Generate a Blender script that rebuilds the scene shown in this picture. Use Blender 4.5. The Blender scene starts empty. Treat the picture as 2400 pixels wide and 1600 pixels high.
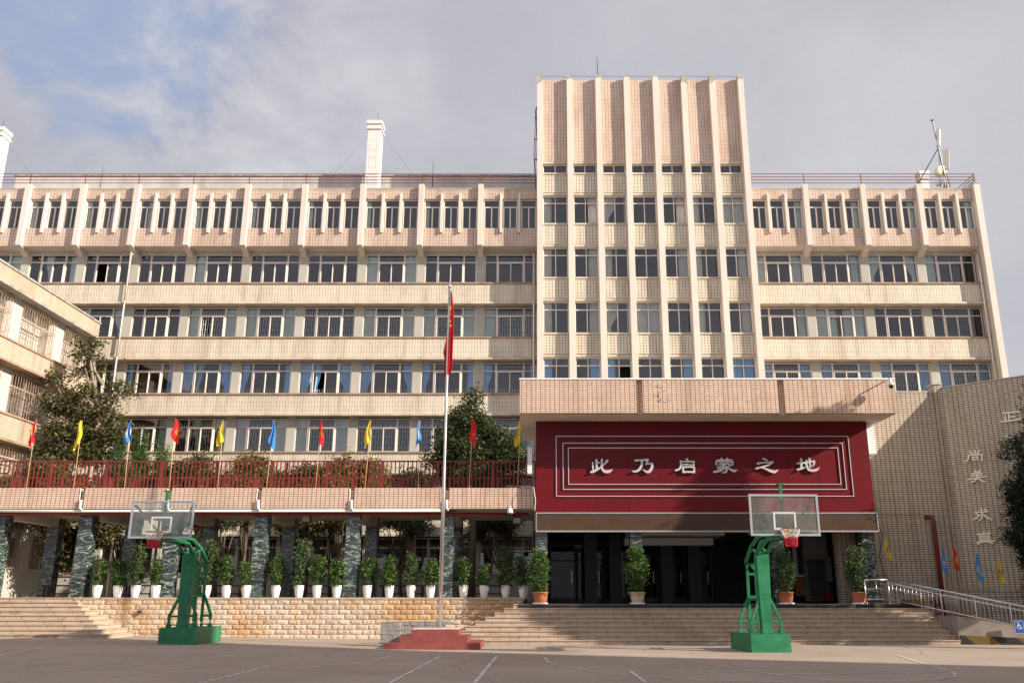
import bpy, math, random
from mathutils import Vector, Matrix, noise as mnoise
R = math.radians
rnd = random.Random(7)
scene = bpy.context.scene
col = scene.collection

# ------------------------------------------------------------------ camera
F, CX, CY, EYE = 2075.0, 1258.0, 800.0, 1.35      # focal length / principal column in photo pixels
PITCH = math.atan(604.0 / 2075.0)
cam_d = bpy.data.cameras.new("camera")
cam = bpy.data.objects.new("camera", cam_d)
col.objects.link(cam)
cam_d.sensor_width = 36.0
cam_d.lens = 36.0 * F / 2400.0
cam_d.shift_x = -(CX - 1200.0) / 2400.0
cam_d.clip_end = 3000
cam.location = (0, 0, EYE)
cam.rotation_euler = (R(90) + PITCH, 0, 0)
scene.camera = cam

# ------------------------------------------------------------------ world and sun
SUN_AZ, SUN_EL = R(66), R(24.5)
to_sun = Vector((math.sin(SUN_AZ) * math.cos(SUN_EL), -math.cos(SUN_AZ) * math.cos(SUN_EL), math.sin(SUN_EL)))
sun_d = bpy.data.lights.new("sun", 'SUN')
sun_d.energy = 4.3
sun_d.angle = R(0.55)
sun_d.color = (1.0, 0.91, 0.79)
sun = bpy.data.objects.new("sun", sun_d)
sun.rotation_euler = to_sun.to_track_quat('Z', 'Y').to_euler()
sun.location = (60, -30, 60)
col.objects.link(sun)
scene.view_settings.view_transform = 'Standard'
scene.view_settings.look = 'None'
scene.view_settings.exposure = 0.85
scene.view_settings.gamma = 1.0

def ray(px, py):
    d = Vector(((px - CX) / F, math.cos(PITCH) - (CY - py) / F * math.sin(PITCH), math.sin(PITCH) + (CY - py) / F * math.cos(PITCH)))
    return d
def at(px, py, Y):                       # point on the vertical plane y = Y
    d = ray(px, py); t = Y / d.y
    return Vector((d.x * t, Y, EYE + d.z * t))
def xat(px, py, Y): return at(px, py, Y).x
def zat(py, Y): return at(CX, py, Y).z
def gz(x): return max(0.0, min(1.0, (-x - 3.0) / 14.0)) * 0.17      # the yard rises a little toward the left
def gnd(px, py):                         # point on the ground
    d = ray(px, py); z = 0.0
    for _ in range(6):
        t = (z - EYE) / d.z; z = gz(d.x * t)
    return Vector((d.x * t, d.y * t, z))

def N(nt, kind, **kw):
    n = nt.nodes.new(kind)
    for k, v in kw.items():
        if k.startswith('i_'):
            key = k[2:]
            key = int(key) if key.isdigit() else key.replace('_', ' ')
            n.inputs[key].default_value = v
        else: setattr(n, k, v)
    return n
def L(nt, a, b): nt.links.new(a, b)

world = bpy.data.worlds.new("World")
scene.world = world
world.use_nodes = True
wt = world.node_tree
wt.nodes.clear()
wo = N(wt, 'ShaderNodeOutputWorld'); bg = N(wt, 'ShaderNodeBackground'); bg.inputs['Strength'].default_value = 0.1
L(wt, bg.outputs[0], wo.inputs[0])
sky = N(wt, 'ShaderNodeTexSky', sky_type='NISHITA', sun_disc=False, sun_elevation=SUN_EL, sun_rotation=math.atan2(to_sun.x, to_sun.y))
tc = N(wt, 'ShaderNodeTexCoord')
def wnoise(scale, detail, rough, off, zs=1.45):
    mp = N(wt, 'ShaderNodeMapping'); mp.inputs['Scale'].default_value = (1, 1, zs); mp.inputs['Location'].default_value = off
    L(wt, tc.outputs['Generated'], mp.inputs['Vector'])
    n = N(wt, 'ShaderNodeTexNoise'); n.inputs['Scale'].default_value = scale; n.inputs['Detail'].default_value = detail; n.inputs['Roughness'].default_value = rough
    n.inputs['Distortion'].default_value = 0.35
    L(wt, mp.outputs[0], n.inputs['Vector']); return n
def wmath(op, a, b=None, clamp=False):
    m = N(wt, 'ShaderNodeMath', operation=op, use_clamp=clamp)
    for i, x in enumerate((a, b)):
        if x is None: continue
        if isinstance(x, (int, float)): m.inputs[i].default_value = x
        else: L(wt, x, m.inputs[i])
    return m.outputs[0]
def wdot(px, py):
    v = ray(px, py).normalized()
    nrm = N(wt, 'ShaderNodeVectorMath', operation='NORMALIZE'); L(wt, tc.outputs['Generated'], nrm.inputs[0])
    d = N(wt, 'ShaderNodeVectorMath', operation='DOT_PRODUCT'); L(wt, nrm.outputs[0], d.inputs[0]); d.inputs[1].default_value = v
    return d.outputs['Value']
def wramp(fac, stops):
    r = N(wt, 'ShaderNodeValToRGB'); L(wt, fac, r.inputs[0])
    while len(r.color_ramp.elements) > 1: r.color_ramp.elements.remove(r.color_ramp.elements[-1])
    r.color_ramp.elements[0].position = stops[0][0]; r.color_ramp.elements[0].color = (*stops[0][1], 1)
    for p, c in stops[1:]:
        e = r.color_ramp.elements.new(p); e.color = (*c, 1)
    return r
big = wnoise(2.6, 5, 0.5, (0.3, 0.1, 0.7)).outputs['Fac']
fine = wnoise(7.5, 9, 0.6, (1.3, 2.1, 0.2)).outputs['Fac']
mixf = wmath('ADD', wmath('MULTIPLY', big, 0.7), wmath('MULTIPLY', fine, 0.3))
cloud = wramp(mixf, [(0.34, (2.55, 2.55, 2.92)), (0.47, (2.86, 2.85, 3.18)), (0.58, (3.2, 3.17, 3.44)), (0.70, (3.55, 3.5, 3.75))])
# a wider brighter bank toward upper middle-left
bank = wmath('MULTIPLY', wmath('SUBTRACT', wdot(560, 170), 0.975), 34.0, True)
bank = wmath('MULTIPLY', bank, wmath('MULTIPLY', wmath('SUBTRACT', fine, 0.36), 3.4, True), True)
cl2 = N(wt, 'ShaderNodeMix', data_type='RGBA'); L(wt, bank, cl2.inputs['Factor']); L(wt, cloud.outputs[0], cl2.inputs['A']); cl2.inputs['B'].default_value = (4.0, 3.97, 4.2, 1)
# brighter toward upper right
br = wmath('MULTIPLY', wmath('SUBTRACT', wdot(1900, -60), 0.93), 9.0, True)
cl3 = N(wt, 'ShaderNodeMix', data_type='RGBA'); L(wt, wmath('MULTIPLY', br, 0.32), cl3.inputs['Factor']); L(wt, cl2.outputs['Result'], cl3.inputs['A']); cl3.inputs['B'].default_value = (3.75, 3.72, 3.8, 1)
# blue opening
hole = wmath('SUBTRACT', wdot(230, -10), 0.990)
hole = wmath('MULTIPLY', hole, 75.0)
hole = wmath('ADD', hole, wmath('MULTIPLY', wmath('SUBTRACT', 0.5, fine), 3.4))
hole = wmath('ADD', hole, wmath('MULTIPLY', wmath('SUBTRACT', 0.5, big), 0.5))
holec = N(wt, 'ShaderNodeMapRange', interpolation_type='SMOOTHSTEP'); L(wt, hole, holec.inputs[0])
holec.inputs[1].default_value = -0.05; holec.inputs[2].default_value = 0.85
blue = N(wt, 'ShaderNodeMix', data_type='RGBA'); blue.inputs['Factor'].default_value = 0.75
L(wt, sky.outputs[0], blue.inputs['A']); blue.inputs['B'].default_value = (1.55, 2.25, 3.75, 1)
sk = N(wt, 'ShaderNodeMix', data_type='RGBA'); L(wt, wmath('MULTIPLY', holec.outputs[0], 0.6), sk.inputs['Factor'])
L(wt, cl3.outputs['Result'], sk.inputs['A']); L(wt, blue.outputs['Result'], sk.inputs['B'])
# unseen sky behind the camera is brightened as added fill for front-facing surfaces
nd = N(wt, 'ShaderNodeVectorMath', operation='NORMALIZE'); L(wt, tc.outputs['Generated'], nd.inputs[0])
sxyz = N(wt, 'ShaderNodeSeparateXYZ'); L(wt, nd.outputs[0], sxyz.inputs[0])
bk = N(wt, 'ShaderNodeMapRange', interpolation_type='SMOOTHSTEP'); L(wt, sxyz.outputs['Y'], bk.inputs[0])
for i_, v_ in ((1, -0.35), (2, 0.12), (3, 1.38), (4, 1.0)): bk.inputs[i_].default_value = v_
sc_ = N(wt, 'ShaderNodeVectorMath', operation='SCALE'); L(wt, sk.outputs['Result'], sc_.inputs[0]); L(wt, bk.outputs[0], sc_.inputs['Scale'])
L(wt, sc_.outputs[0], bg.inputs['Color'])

# ------------------------------------------------------------------ materials
def mat(name, rough=0.7, color=(0.5, 0.5, 0.5), metal=0.0, spec=0.4):
    m = bpy.data.materials.new(name); m.use_nodes = True
    b = m.node_tree.nodes['Principled BSDF']
    b.inputs['Base Color'].default_value = (*color, 1); b.inputs['Roughness'].default_value = rough
    b.inputs['Metallic'].default_value = metal; b.inputs['Specular IOR Level'].default_value = spec
    return m, m.node_tree, b
def ramp(nt, fac, stops):
    r = N(nt, 'ShaderNodeValToRGB'); L(nt, fac, r.inputs[0])
    while len(r.color_ramp.elements) > 1: r.color_ramp.elements.remove(r.color_ramp.elements[-1])
    r.color_ramp.elements[0].position = stops[0][0]; r.color_ramp.elements[0].color = (*stops[0][1], 1)
    for p, c in stops[1:]:
        e = r.color_ramp.elements.new(p); e.color = (*c, 1)
    return r.outputs[0]
def ocoord(nt): return N(nt, 'ShaderNodeTexCoord').outputs['Object']
def noise(nt, vec, scale, detail=4, rough=0.55, dist=0.0, stretch=None):
    if stretch:
        mp = N(nt, 'ShaderNodeMapping'); mp.inputs['Scale'].default_value = stretch; L(nt, vec, mp.inputs[0]); vec = mp.outputs[0]
    n = N(nt, 'ShaderNodeTexNoise'); n.inputs['Scale'].default_value = scale; n.inputs['Detail'].default_value = detail
    n.inputs['Roughness'].default_value = rough; n.inputs['Distortion'].default_value = dist
    L(nt, vec, n.inputs['Vector']); return n.outputs['Fac']
def mixc(nt, fac, a, b, blend='MIX'):
    m = N(nt, 'ShaderNodeMix', data_type='RGBA', blend_type=blend)
    for key, v in (('Factor', fac), ('A', a), ('B', b)):
        if hasattr(v, 'is_linked') or hasattr(v, 'links'): L(nt, v, m.inputs[key])
        elif isinstance(v, tuple): m.inputs[key].default_value = (*v, 1)
        else: m.inputs[key].default_value = v
    return m.outputs['Result']
def bump(nt, b, h, strength=0.3, dist=0.02):
    n = N(nt, 'ShaderNodeBump'); n.inputs['Strength'].default_value = strength; n.inputs['Distance'].default_value = dist
    L(nt, h, n.inputs['Height']); L(nt, n.outputs[0], b.inputs['Normal'])
def plain(name, color, rough=0.65, var=0.18, scale=1.3, metal=0.0, spec=0.35, streak=False, bmp=0.0):
    m, nt, b = mat(name, rough, color, metal, spec)
    oc = ocoord(nt)
    f = noise(nt, oc, scale, 6, 0.6, 0.2, (1, 1, 0.25) if streak else None)
    c2 = tuple(c * (1 - var) for c in color); c3 = tuple(min(1, c * (1 + var * 0.5)) for c in color)
    L(nt, ramp(nt, f, [(0.3, c2), (0.55, color), (0.75, c3)]), b.inputs['Base Color'])
    if bmp: bump(nt, b, noise(nt, oc, 60, 3), bmp, 0.01)
    return m
def tiles(name, c1, c2, grout, w=0.165, h=0.076, mortar=0.011, dirt=0.35):
    m, nt, b = mat(name, 0.42, c1, 0, 0.45)
    oc = ocoord(nt)
    sp = N(nt, 'ShaderNodeSeparateXYZ'); L(nt, oc, sp.inputs[0])
    ad = N(nt, 'ShaderNodeMath', operation='ADD'); L(nt, sp.outputs[0], ad.inputs[0]); L(nt, sp.outputs[1], ad.inputs[1])
    cb = N(nt, 'ShaderNodeCombineXYZ'); L(nt, ad.outputs[0], cb.inputs[0]); L(nt, sp.outputs[2], cb.inputs[1])
    br_ = N(nt, 'ShaderNodeTexBrick', offset=0.0, squash=1.0)
    L(nt, cb.outputs[0], br_.inputs['Vector'])
    for k, v in (('Scale', 1.0), ('Mortar Size', mortar), ('Mortar Smooth', 0.15), ('Bias', 0.0), ('Brick Width', w), ('Row Height', h)):
        br_.inputs[k].default_value = v
    br_.inputs['Color1'].default_value = (*c1, 1); br_.inputs['Color2'].default_value = (*c2, 1); br_.inputs['Mortar'].default_value = (*grout, 1)
    f = noise(nt, oc, 0.8, 6, 0.65, 0.4, (1, 1, 0.35))
    d = ramp(nt, f, [(0.35, (1 - dirt * 0.55, 1 - dirt * 0.62, 1 - dirt * 0.7)), (0.55, (1, 1, 1))])
    f_s = noise(nt, oc, 3.0, 5, 0.6, 0.2, (1, 1, 0.06))
    d2 = ramp(nt, f_s, [(0.28, (0.76, 0.71, 0.66)), (0.47, (1, 1, 1))])
    L(nt, mixc(nt, 1.0, mixc(nt, 1.0, br_.outputs['Color'], d, 'MULTIPLY'), d2, 'MULTIPLY'), b.inputs['Base Color'])
    inv = N(nt, 'ShaderNodeMath', operation='SUBTRACT'); inv.inputs[0].default_value = 1.0; L(nt, br_.outputs['Fac'], inv.inputs[1])
    bump(nt, b, inv.outputs[0], 0.15, 0.006)
    return m

M = {}
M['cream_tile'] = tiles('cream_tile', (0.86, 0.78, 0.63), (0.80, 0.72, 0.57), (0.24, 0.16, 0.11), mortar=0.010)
M['tower_tile'] = tiles('tower_tile', (0.80, 0.73, 0.58), (0.74, 0.67, 0.53), (0.17, 0.11, 0.08), w=0.185, h=0.094, mortar=0.013)
M['pink_tile'] = tiles('pink_tile', (0.73, 0.585, 0.475), (0.67, 0.525, 0.42), (0.27, 0.16, 0.12), w=0.185, h=0.094, mortar=0.012)
M['salmon_tile'] = tiles('salmon_tile', (0.76, 0.57, 0.44), (0.69, 0.50, 0.38), (0.11, 0.05, 0.04), w=0.165, h=0.078, mortar=0.0095, dirt=0.25)
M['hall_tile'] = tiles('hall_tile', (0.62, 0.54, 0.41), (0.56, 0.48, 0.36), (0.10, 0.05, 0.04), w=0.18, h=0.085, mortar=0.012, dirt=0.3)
M['left_tile'] = tiles('left_tile', (0.64, 0.53, 0.40), (0.58, 0.48, 0.36), (0.26, 0.17, 0.12), w=0.20, h=0.09, mortar=0.010)
M['pilaster'] = plain('pilaster_paint', (0.68, 0.60, 0.52), 0.75, 0.12, 0.9, streak=True)
M['fin'] = plain('tower_fin_paint', (0.69, 0.615, 0.53), 0.75, 0.09, 0.7, streak=True)
M['fin_cap'] = plain('weathered_concrete', (0.42, 0.38, 0.33), 0.9, 0.5, 4.0)
M['pier'] = plain('pier_paint', (0.46, 0.44, 0.38), 0.8, 0.12, 0.6)
M['ledge'] = plain('ledge_render', (0.58, 0.50, 0.41), 0.85, 0.3, 1.5, streak=False)
M['sill'] = plain('sill_render', (0.40, 0.27, 0.19), 0.85, 0.4, 1.2)
M['soffit'] = plain('soffit_paint', (0.70, 0.62, 0.52), 0.85, 0.2, 0.6)
M['whitewall'] = plain('roof_white_render', (0.55, 0.515, 0.48), 0.85, 0.25, 0.9, streak=True)
M['chimney'] = plain('chimney_white', (0.72, 0.68, 0.64), 0.7, 0.1, 0.8)
M['roof'] = plain('roof_membrane', (0.25, 0.24, 0.23), 0.9)
M['frame'] = plain('window_frame', (0.74, 0.66, 0.58), 0.4, 0.08, 2.0, spec=0.5)
M['grille'] = plain('window_grille_metal', (0.75, 0.78, 0.76), 0.4, 0.1, 2.0)
M['rust_bars'] = plain('rusty_bars', (0.42, 0.27, 0.19), 0.6, 0.45, 3.0)
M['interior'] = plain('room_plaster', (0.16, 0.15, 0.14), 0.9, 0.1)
M['drain'] = plain('drainpipe_plastic', (0.58, 0.52, 0.45), 0.45, 0.15, 1.0)
M['white_pipe'] = plain('white_pipe', (0.80, 0.78, 0.76), 0.35, 0.06)
M['rail_red'] = plain('red_railing_paint', (0.17, 0.028, 0.022), 0.5, 0.25, 2.0)
M['roof_rail'] = plain('roof_railing_paint', (0.20, 0.055, 0.045), 0.6, 0.3, 2.0)
M['dark_metal'] = plain('dark_metal', (0.05, 0.05, 0.055), 0.5, 0.2)
M['galv'] = plain('galvanised_steel', (0.24, 0.24, 0.25), 0.5, 0.25, metal=0.2)
M['steel'] = plain('stainless_steel', (0.62, 0.60, 0.58), 0.28, 0.08, metal=0.9)
M['antenna'] = plain('antenna_radome', (0.80, 0.77, 0.70), 0.45, 0.05)
M['dish'] = plain('dish_cover', (0.72, 0.60, 0.38), 0.6, 0.1)
M['curtain_pale'] = plain('pale_curtain', (0.74, 0.80, 0.75), 0.9, 0.12)
M['curtain_beige'] = plain('beige_curtain', (0.78, 0.73, 0.67), 0.9, 0.12)
M['curtain_blue'] = plain('blue_curtain', (0.32, 0.60, 0.95), 0.9, 0.12)
M['left_wall'] = plain('left_wall_paint', (0.56, 0.53, 0.47), 0.85, 0.1, 0.7)
M['hoop'] = plain('green_hoop_paint', (0.016, 0.185, 0.078), 0.42, 0.2, 2.5, spec=0.5)
def worn_paint():
    m, nt, b = mat('worn_green_paint', 0.45, (0.016, 0.18, 0.075), 0, 0.4); oc = ocoord(nt)
    f1 = noise(nt, oc, 1.8, 6, 0.6); f2 = noise(nt, oc, 11, 7, 0.75, 0.6)
    c1 = ramp(nt, f1, [(0.3, (0.010, 0.125, 0.055)), (0.5, (0.016, 0.175, 0.075)), (0.7, (0.035, 0.225, 0.105))])
    ms = ramp(nt, f2, [(0.655, (0, 0, 0)), (0.69, (1, 1, 1))])
    L(nt, mixc(nt, ms, c1, (0.13, 0.075, 0.045)), b.inputs['Base Color']); L(nt, ramp(nt, f1, [(0.3, (0.38, 0.38, 0.38)), (0.7, (0.6, 0.6, 0.6))]), b.inputs['Roughness']); return m
M['hoop'] = worn_paint()
M['alu'] = plain('brushed_aluminium', (0.44, 0.46, 0.48), 0.4, 0.1, metal=0.5)
M['board_line'] = plain('board_line_paint', (0.50, 0.54, 0.53), 0.5, 0.08)
M['white_paint'] = plain('white_paint', (0.78, 0.80, 0.80), 0.5, 0.05)
M['rim'] = plain('rim_paint', (0.14, 0.03, 0.02), 0.5, 0.3)
M['bracket_orange'] = plain('rim_bracket_paint', (0.55, 0.20, 0.03), 0.5, 0.2)
M['net_white'] = plain('white_net_cord', (0.72, 0.68, 0.62), 0.9, 0.1)
M['net_red'] = plain('red_net_cord', (0.62, 0.03, 0.06), 0.9, 0.1)
M['pot_white'] = plain('glazed_white_pot', (0.80, 0.78, 0.76), 0.22, 0.03, spec=0.5)
M['pot_terra'] = plain('terracotta_pot', (0.46, 0.14, 0.06), 0.6, 0.25, 3.0)
M['pot_stone'] = plain('cream_stone_pot', (0.56, 0.46, 0.30), 0.6, 0.25, 6.0)
M['soil'] = plain('soil', (0.05, 0.035, 0.025), 0.95)
M['bark'] = plain('bark', (0.12, 0.085, 0.06), 0.9, 0.4, 5.0, bmp=0.5)
M['bark_pale'] = plain('pale_bark', (0.34, 0.27, 0.21), 0.9, 0.3, 4.0)
M['led'] = plain('led_screen_face', (0.085, 0.050, 0.034), 0.85, 0.12, 2.0, spec=0.08)
M['sign_char'] = plain('brushed_letter_metal', (0.66, 0.65, 0.65), 0.35, 0.08, metal=0.35)
M['gold_char'] = plain('cream_letter_metal', (0.96, 0.88, 0.70), 0.6, 0.03)
M['pole_wood'] = plain('bamboo_pole', (0.55, 0.42, 0.20), 0.7, 0.2)
M['plinth'] = plain('red_plinth_paint', (0.25, 0.065, 0.055), 0.7, 0.22, 3.0)
M['plinth_top'] = plain('plinth_concrete_top', (0.62, 0.55, 0.50), 0.8, 0.2, 3.0)
M['paver'] = plain('grey_paver', (0.30, 0.27, 0.25), 0.9, 0.25, 8.0, bmp=0.4)
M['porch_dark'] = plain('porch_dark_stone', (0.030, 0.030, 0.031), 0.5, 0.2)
M['porch_ceiling'] = plain('porch_ceiling_paint', (0.26, 0.25, 0.24), 0.8, 0.1)
M['beam_pale'] = plain('pale_beam_paint', (0.55, 0.57, 0.56), 0.8, 0.1)
M['bench'] = plain('dark_red_bench', (0.085, 0.028, 0.022), 0.5, 0.3)
M['door_orange'] = plain('orange_door', (0.30, 0.10, 0.03), 0.5, 0.25)
M['red_hydrant'] = plain('hydrant_red', (0.22, 0.022, 0.020), 0.4, 0.2)
M['camera_white'] = plain('camera_housing', (0.80, 0.80, 0.80), 0.35, 0.03)
M['camera_dark'] = plain('camera_lens_dome', (0.012, 0.012, 0.014), 0.08, 0.0, spec=0.6)
M['glass_lamp'] = plain('floodlight_glass', (0.42, 0.38, 0.32), 0.2, 0.1)
M['sign_blue'] = plain('blue_sign_enamel', (0.03, 0.07, 0.30), 0.4, 0.05)
M['line_white'] = plain('worn_white_line', (0.72, 0.68, 0.63), 0.9, 0.4, 6.0)
def wear(m):
    nt = m.node_tree; out = nt.nodes['Material Output']; b = nt.nodes['Principled BSDF']; t = N(nt, 'ShaderNodeBsdfTransparent'); mx = N(nt, 'ShaderNodeMixShader')
    oc = ocoord(nt); f = ramp(nt, noise(nt, oc, 2.2, 8, 0.75), [(0.38, (0.30, 0.30, 0.30)), (0.52, (0.95, 0.95, 0.95))])
    L(nt, f, mx.inputs[0]); L(nt, t.outputs[0], mx.inputs[1]); L(nt, b.outputs[0], mx.inputs[2]); L(nt, mx.outputs[0], out.inputs[0]); return m
wear(M['line_white'])
M['line_yellow'] = plain('worn_yellow_line', (0.58, 0.36, 0.13), 0.9, 0.4, 6.0)
M['block_wall'] = plain('neighbour_render', (0.45, 0.42, 0.38), 0.9, 0.15)
M['ramp_wall'] = plain('ramp_concrete', (0.30, 0.25, 0.21), 0.9, 0.3, 2.0)

def cloth(name, c, mark=None):
    m, nt, b = mat(name, 0.8, c, 0, 0.2)
    b.inputs['Sheen Weight'].default_value = 0.2
    out = nt.nodes['Material Output']
    tr = N(nt, 'ShaderNodeBsdfTranslucent'); tr.inputs[0].default_value = (*c, 1)
    mx = N(nt, 'ShaderNodeMixShader'); mx.inputs[0].default_value = 0.3
    L(nt, b.outputs[0], mx.inputs[1]); L(nt, tr.outputs[0], mx.inputs[2]); L(nt, mx.outputs[0], out.inputs[0])
    return m
M['flag_red'] = cloth('red_flag_cloth', (0.72, 0.025, 0.035))
M['flag_yellow'] = cloth('yellow_flag_cloth', (0.78, 0.62, 0.04))
M['flag_blue'] = cloth('blue_flag_cloth', (0.06, 0.28, 0.72))
M['flag_nat'] = cloth('crimson_flag_cloth', (0.62, 0.012, 0.022))
M['emblem_yellow'] = cloth('emblem_yellow', (0.80, 0.50, 0.05))
M['emblem_white'] = cloth('emblem_white', (0.75, 0.72, 0.70))
M['emblem_red'] = cloth('emblem_red', (0.60, 0.06, 0.08))

def glassmat(name, tint, refl=1.0, rough=0.02):
    m = bpy.data.materials.new(name); m.use_nodes = True; nt = m.node_tree; nt.nodes.clear()
    out = N(nt, 'ShaderNodeOutputMaterial'); t = N(nt, 'ShaderNodeBsdfTransparent'); t.inputs[0].default_value = (*tint, 1)
    g = N(nt, 'ShaderNodeBsdfGlossy'); g.inputs['Roughness'].default_value = rough; g.inputs[0].default_value = (0.95, 0.97, 1, 1)
    fr = N(nt, 'ShaderNodeFresnel'); fr.inputs[0].default_value = 1.5
    mu = N(nt, 'ShaderNodeMath', operation='MULTIPLY', use_clamp=True); L(nt, fr.outputs[0], mu.inputs[0]); mu.inputs[1].default_value = refl
    mx = N(nt, 'ShaderNodeMixShader'); L(nt, mu.outputs[0], mx.inputs[0]); L(nt, t.outputs[0], mx.inputs[1]); L(nt, g.outputs[0], mx.inputs[2])
    L(nt, mx.outputs[0], out.inputs[0]); return m
M['glass'] = glassmat('window_glass', (0.88, 0.92, 0.91), 2.3)
M['lobby_glass'] = glassmat('lobby_glass', (0.45, 0.47, 0.47), 0.5)
M['board_glass'] = glassmat('backboard_glass', (0.78, 0.84, 0.82), 1.3)
nt_ = M['board_glass'].node_tree; out_ = next(n for n in nt_.nodes if n.type == 'OUTPUT_MATERIAL'); prev_ = out_.inputs[0].links[0].from_socket
df_ = N(nt_, 'ShaderNodeBsdfDiffuse'); df_.inputs[0].default_value = (0.50, 0.55, 0.52, 1); mx_ = N(nt_, 'ShaderNodeMixShader')
L(nt_, ramp(nt_, noise(nt_, ocoord(nt_), 2.5, 6, 0.7, 0.5), [(0.3, (0.08, 0.08, 0.08)), (0.7, (0.24, 0.24, 0.24))]), mx_.inputs[0]); L(nt_, prev_, mx_.inputs[1]); L(nt_, df_.outputs[0], mx_.inputs[2]); L(nt_, mx_.outputs[0], out_.inputs[0])

def leafmat(name, dark, mid, light, trans=0.3):
    m, nt, b = mat(name, 0.5, mid, 0, 0.35)
    ge = N(nt, 'ShaderNodeNewGeometry')
    c = ramp(nt, ge.outputs['Random Per Island'], [(0.0, dark), (0.5, mid), (0.85, light), (1.0, light)])
    L(nt, c, b.inputs['Base Color'])
    tr = N(nt, 'ShaderNodeBsdfTranslucent'); L(nt, c, tr.inputs[0])
    mx = N(nt, 'ShaderNodeMixShader'); mx.inputs[0].default_value = trans
    L(nt, b.outputs[0], mx.inputs[1]); L(nt, tr.outputs[0], mx.inputs[2]); L(nt, mx.outputs[0], nt.nodes['Material Output'].inputs[0])
    return m
M['leaf_olive'] = leafmat('olive_leaf', (0.035, 0.042, 0.014), (0.085, 0.088, 0.030), (0.17, 0.145, 0.05))
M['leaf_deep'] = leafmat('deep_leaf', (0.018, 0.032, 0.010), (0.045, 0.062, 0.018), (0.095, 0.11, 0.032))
M['leaf_cypress'] = leafmat('cypress_spray', (0.03, 0.065, 0.017), (0.055, 0.12, 0.032), (0.10, 0.17, 0.045))
M['leaf_bright'] = leafmat('glossy_pot_leaf', (0.023, 0.056, 0.010), (0.048, 0.106, 0.019), (0.11, 0.185, 0.034), 0.25)
M['leaf_dull'] = leafmat('dull_pot_leaf', (0.032, 0.060, 0.020), (0.068, 0.11, 0.038), (0.13, 0.18, 0.07), 0.25)
M['leaf_rust'] = leafmat('rust_tinged_leaf', (0.055, 0.060, 0.018), (0.15, 0.145, 0.045), (0.30, 0.21, 0.065))
M['leaf_black'] = leafmat('dark_cypress_leaf', (0.006, 0.014, 0.006), (0.012, 0.026, 0.010), (0.026, 0.045, 0.016))

def asphalt():
    m, nt, b = mat('court_asphalt', 0.9, (0.2, 0.17, 0.15), 0, 0.25)
    oc = ocoord(nt)
    f1 = noise(nt, oc, 0.25, 6, 0.6, 0.5); f2 = noise(nt, oc, 45, 3, 0.7)
    c1 = ramp(nt, f1, [(0.3, (0.34, 0.27, 0.215)), (0.5, (0.39, 0.315, 0.255)), (0.7, (0.44, 0.355, 0.29))])
    c2 = ramp(nt, f2, [(0.3, (0.72, 0.72, 0.72)), (0.6, (1.06, 1.05, 1.04))])
    L(nt, mixc(nt, 1.0, c1, c2, 'MULTIPLY'), b.inputs['Base Color'])
    f3 = noise(nt, oc, 1.1, 7, 0.7, 1.2)
    st = ramp(nt, f3, [(0.30, (0.70, 0.69, 0.68)), (0.40, (0.96, 0.96, 0.96)), (0.62, (1, 1, 1)), (0.72, (1.10, 1.09, 1.07))])
    vo = N(nt, 'ShaderNodeTexVoronoi', feature='DISTANCE_TO_EDGE'); vo.inputs['Scale'].default_value = 0.22
    nz = N(nt, 'ShaderNodeTexNoise'); nz.inputs['Scale'].default_value = 1.4; nz.inputs['Detail'].default_value = 6; L(nt, oc, nz.inputs['Vector'])
    vm = N(nt, 'ShaderNodeMix', data_type='VECTOR'); vm.inputs['Factor'].default_value = 0.12; L(nt, oc, vm.inputs['A']); L(nt, nz.outputs['Color'], vm.inputs['B']); L(nt, vm.outputs['Result'], vo.inputs['Vector'])
    ck = ramp(nt, vo.outputs['Distance'], [(0.0, (0.62, 0.60, 0.58)), (0.004, (1, 1, 1))])
    base_link = b.inputs['Base Color'].links[0].from_socket
    L(nt, mixc(nt, 1.0, mixc(nt, 1.0, base_link, st, 'MULTIPLY'), ck, 'MULTIPLY'), b.inputs['Base Color'])
    bump(nt, b, f2, 0.35, 0.01); return m
M['asphalt'] = asphalt()
def stone():
    m, nt, b = mat('rock_faced_stone', 0.85, (0.6, 0.45, 0.3), 0, 0.25)
    oc = ocoord(nt); ge = N(nt, 'ShaderNodeNewGeometry')
    base = ramp(nt, ge.outputs['Random Per Island'], [(0, (0.47, 0.37, 0.28)), (0.5, (0.54, 0.435, 0.335)), (1, (0.61, 0.50, 0.395))])
    f = noise(nt, oc, 0.45, 4, 0.6, 0.6, (1, 1, 0.6))
    st = ramp(nt, f, [(0.46, (1, 1, 1)), (0.60, (1.0, 0.82, 0.60)), (0.75, (0.92, 0.62, 0.36))])
    L(nt, mixc(nt, 1.0, base, st, 'MULTIPLY'), b.inputs['Base Color'])
    bump(nt, b, noise(nt, oc, 16, 6, 0.7), 0.45, 0.03); return m
M['stone'] = stone()
M['stone_joint'] = plain('wall_joint_mortar', (0.50, 0.38, 0.28), 0.95, 0.2)
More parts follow.
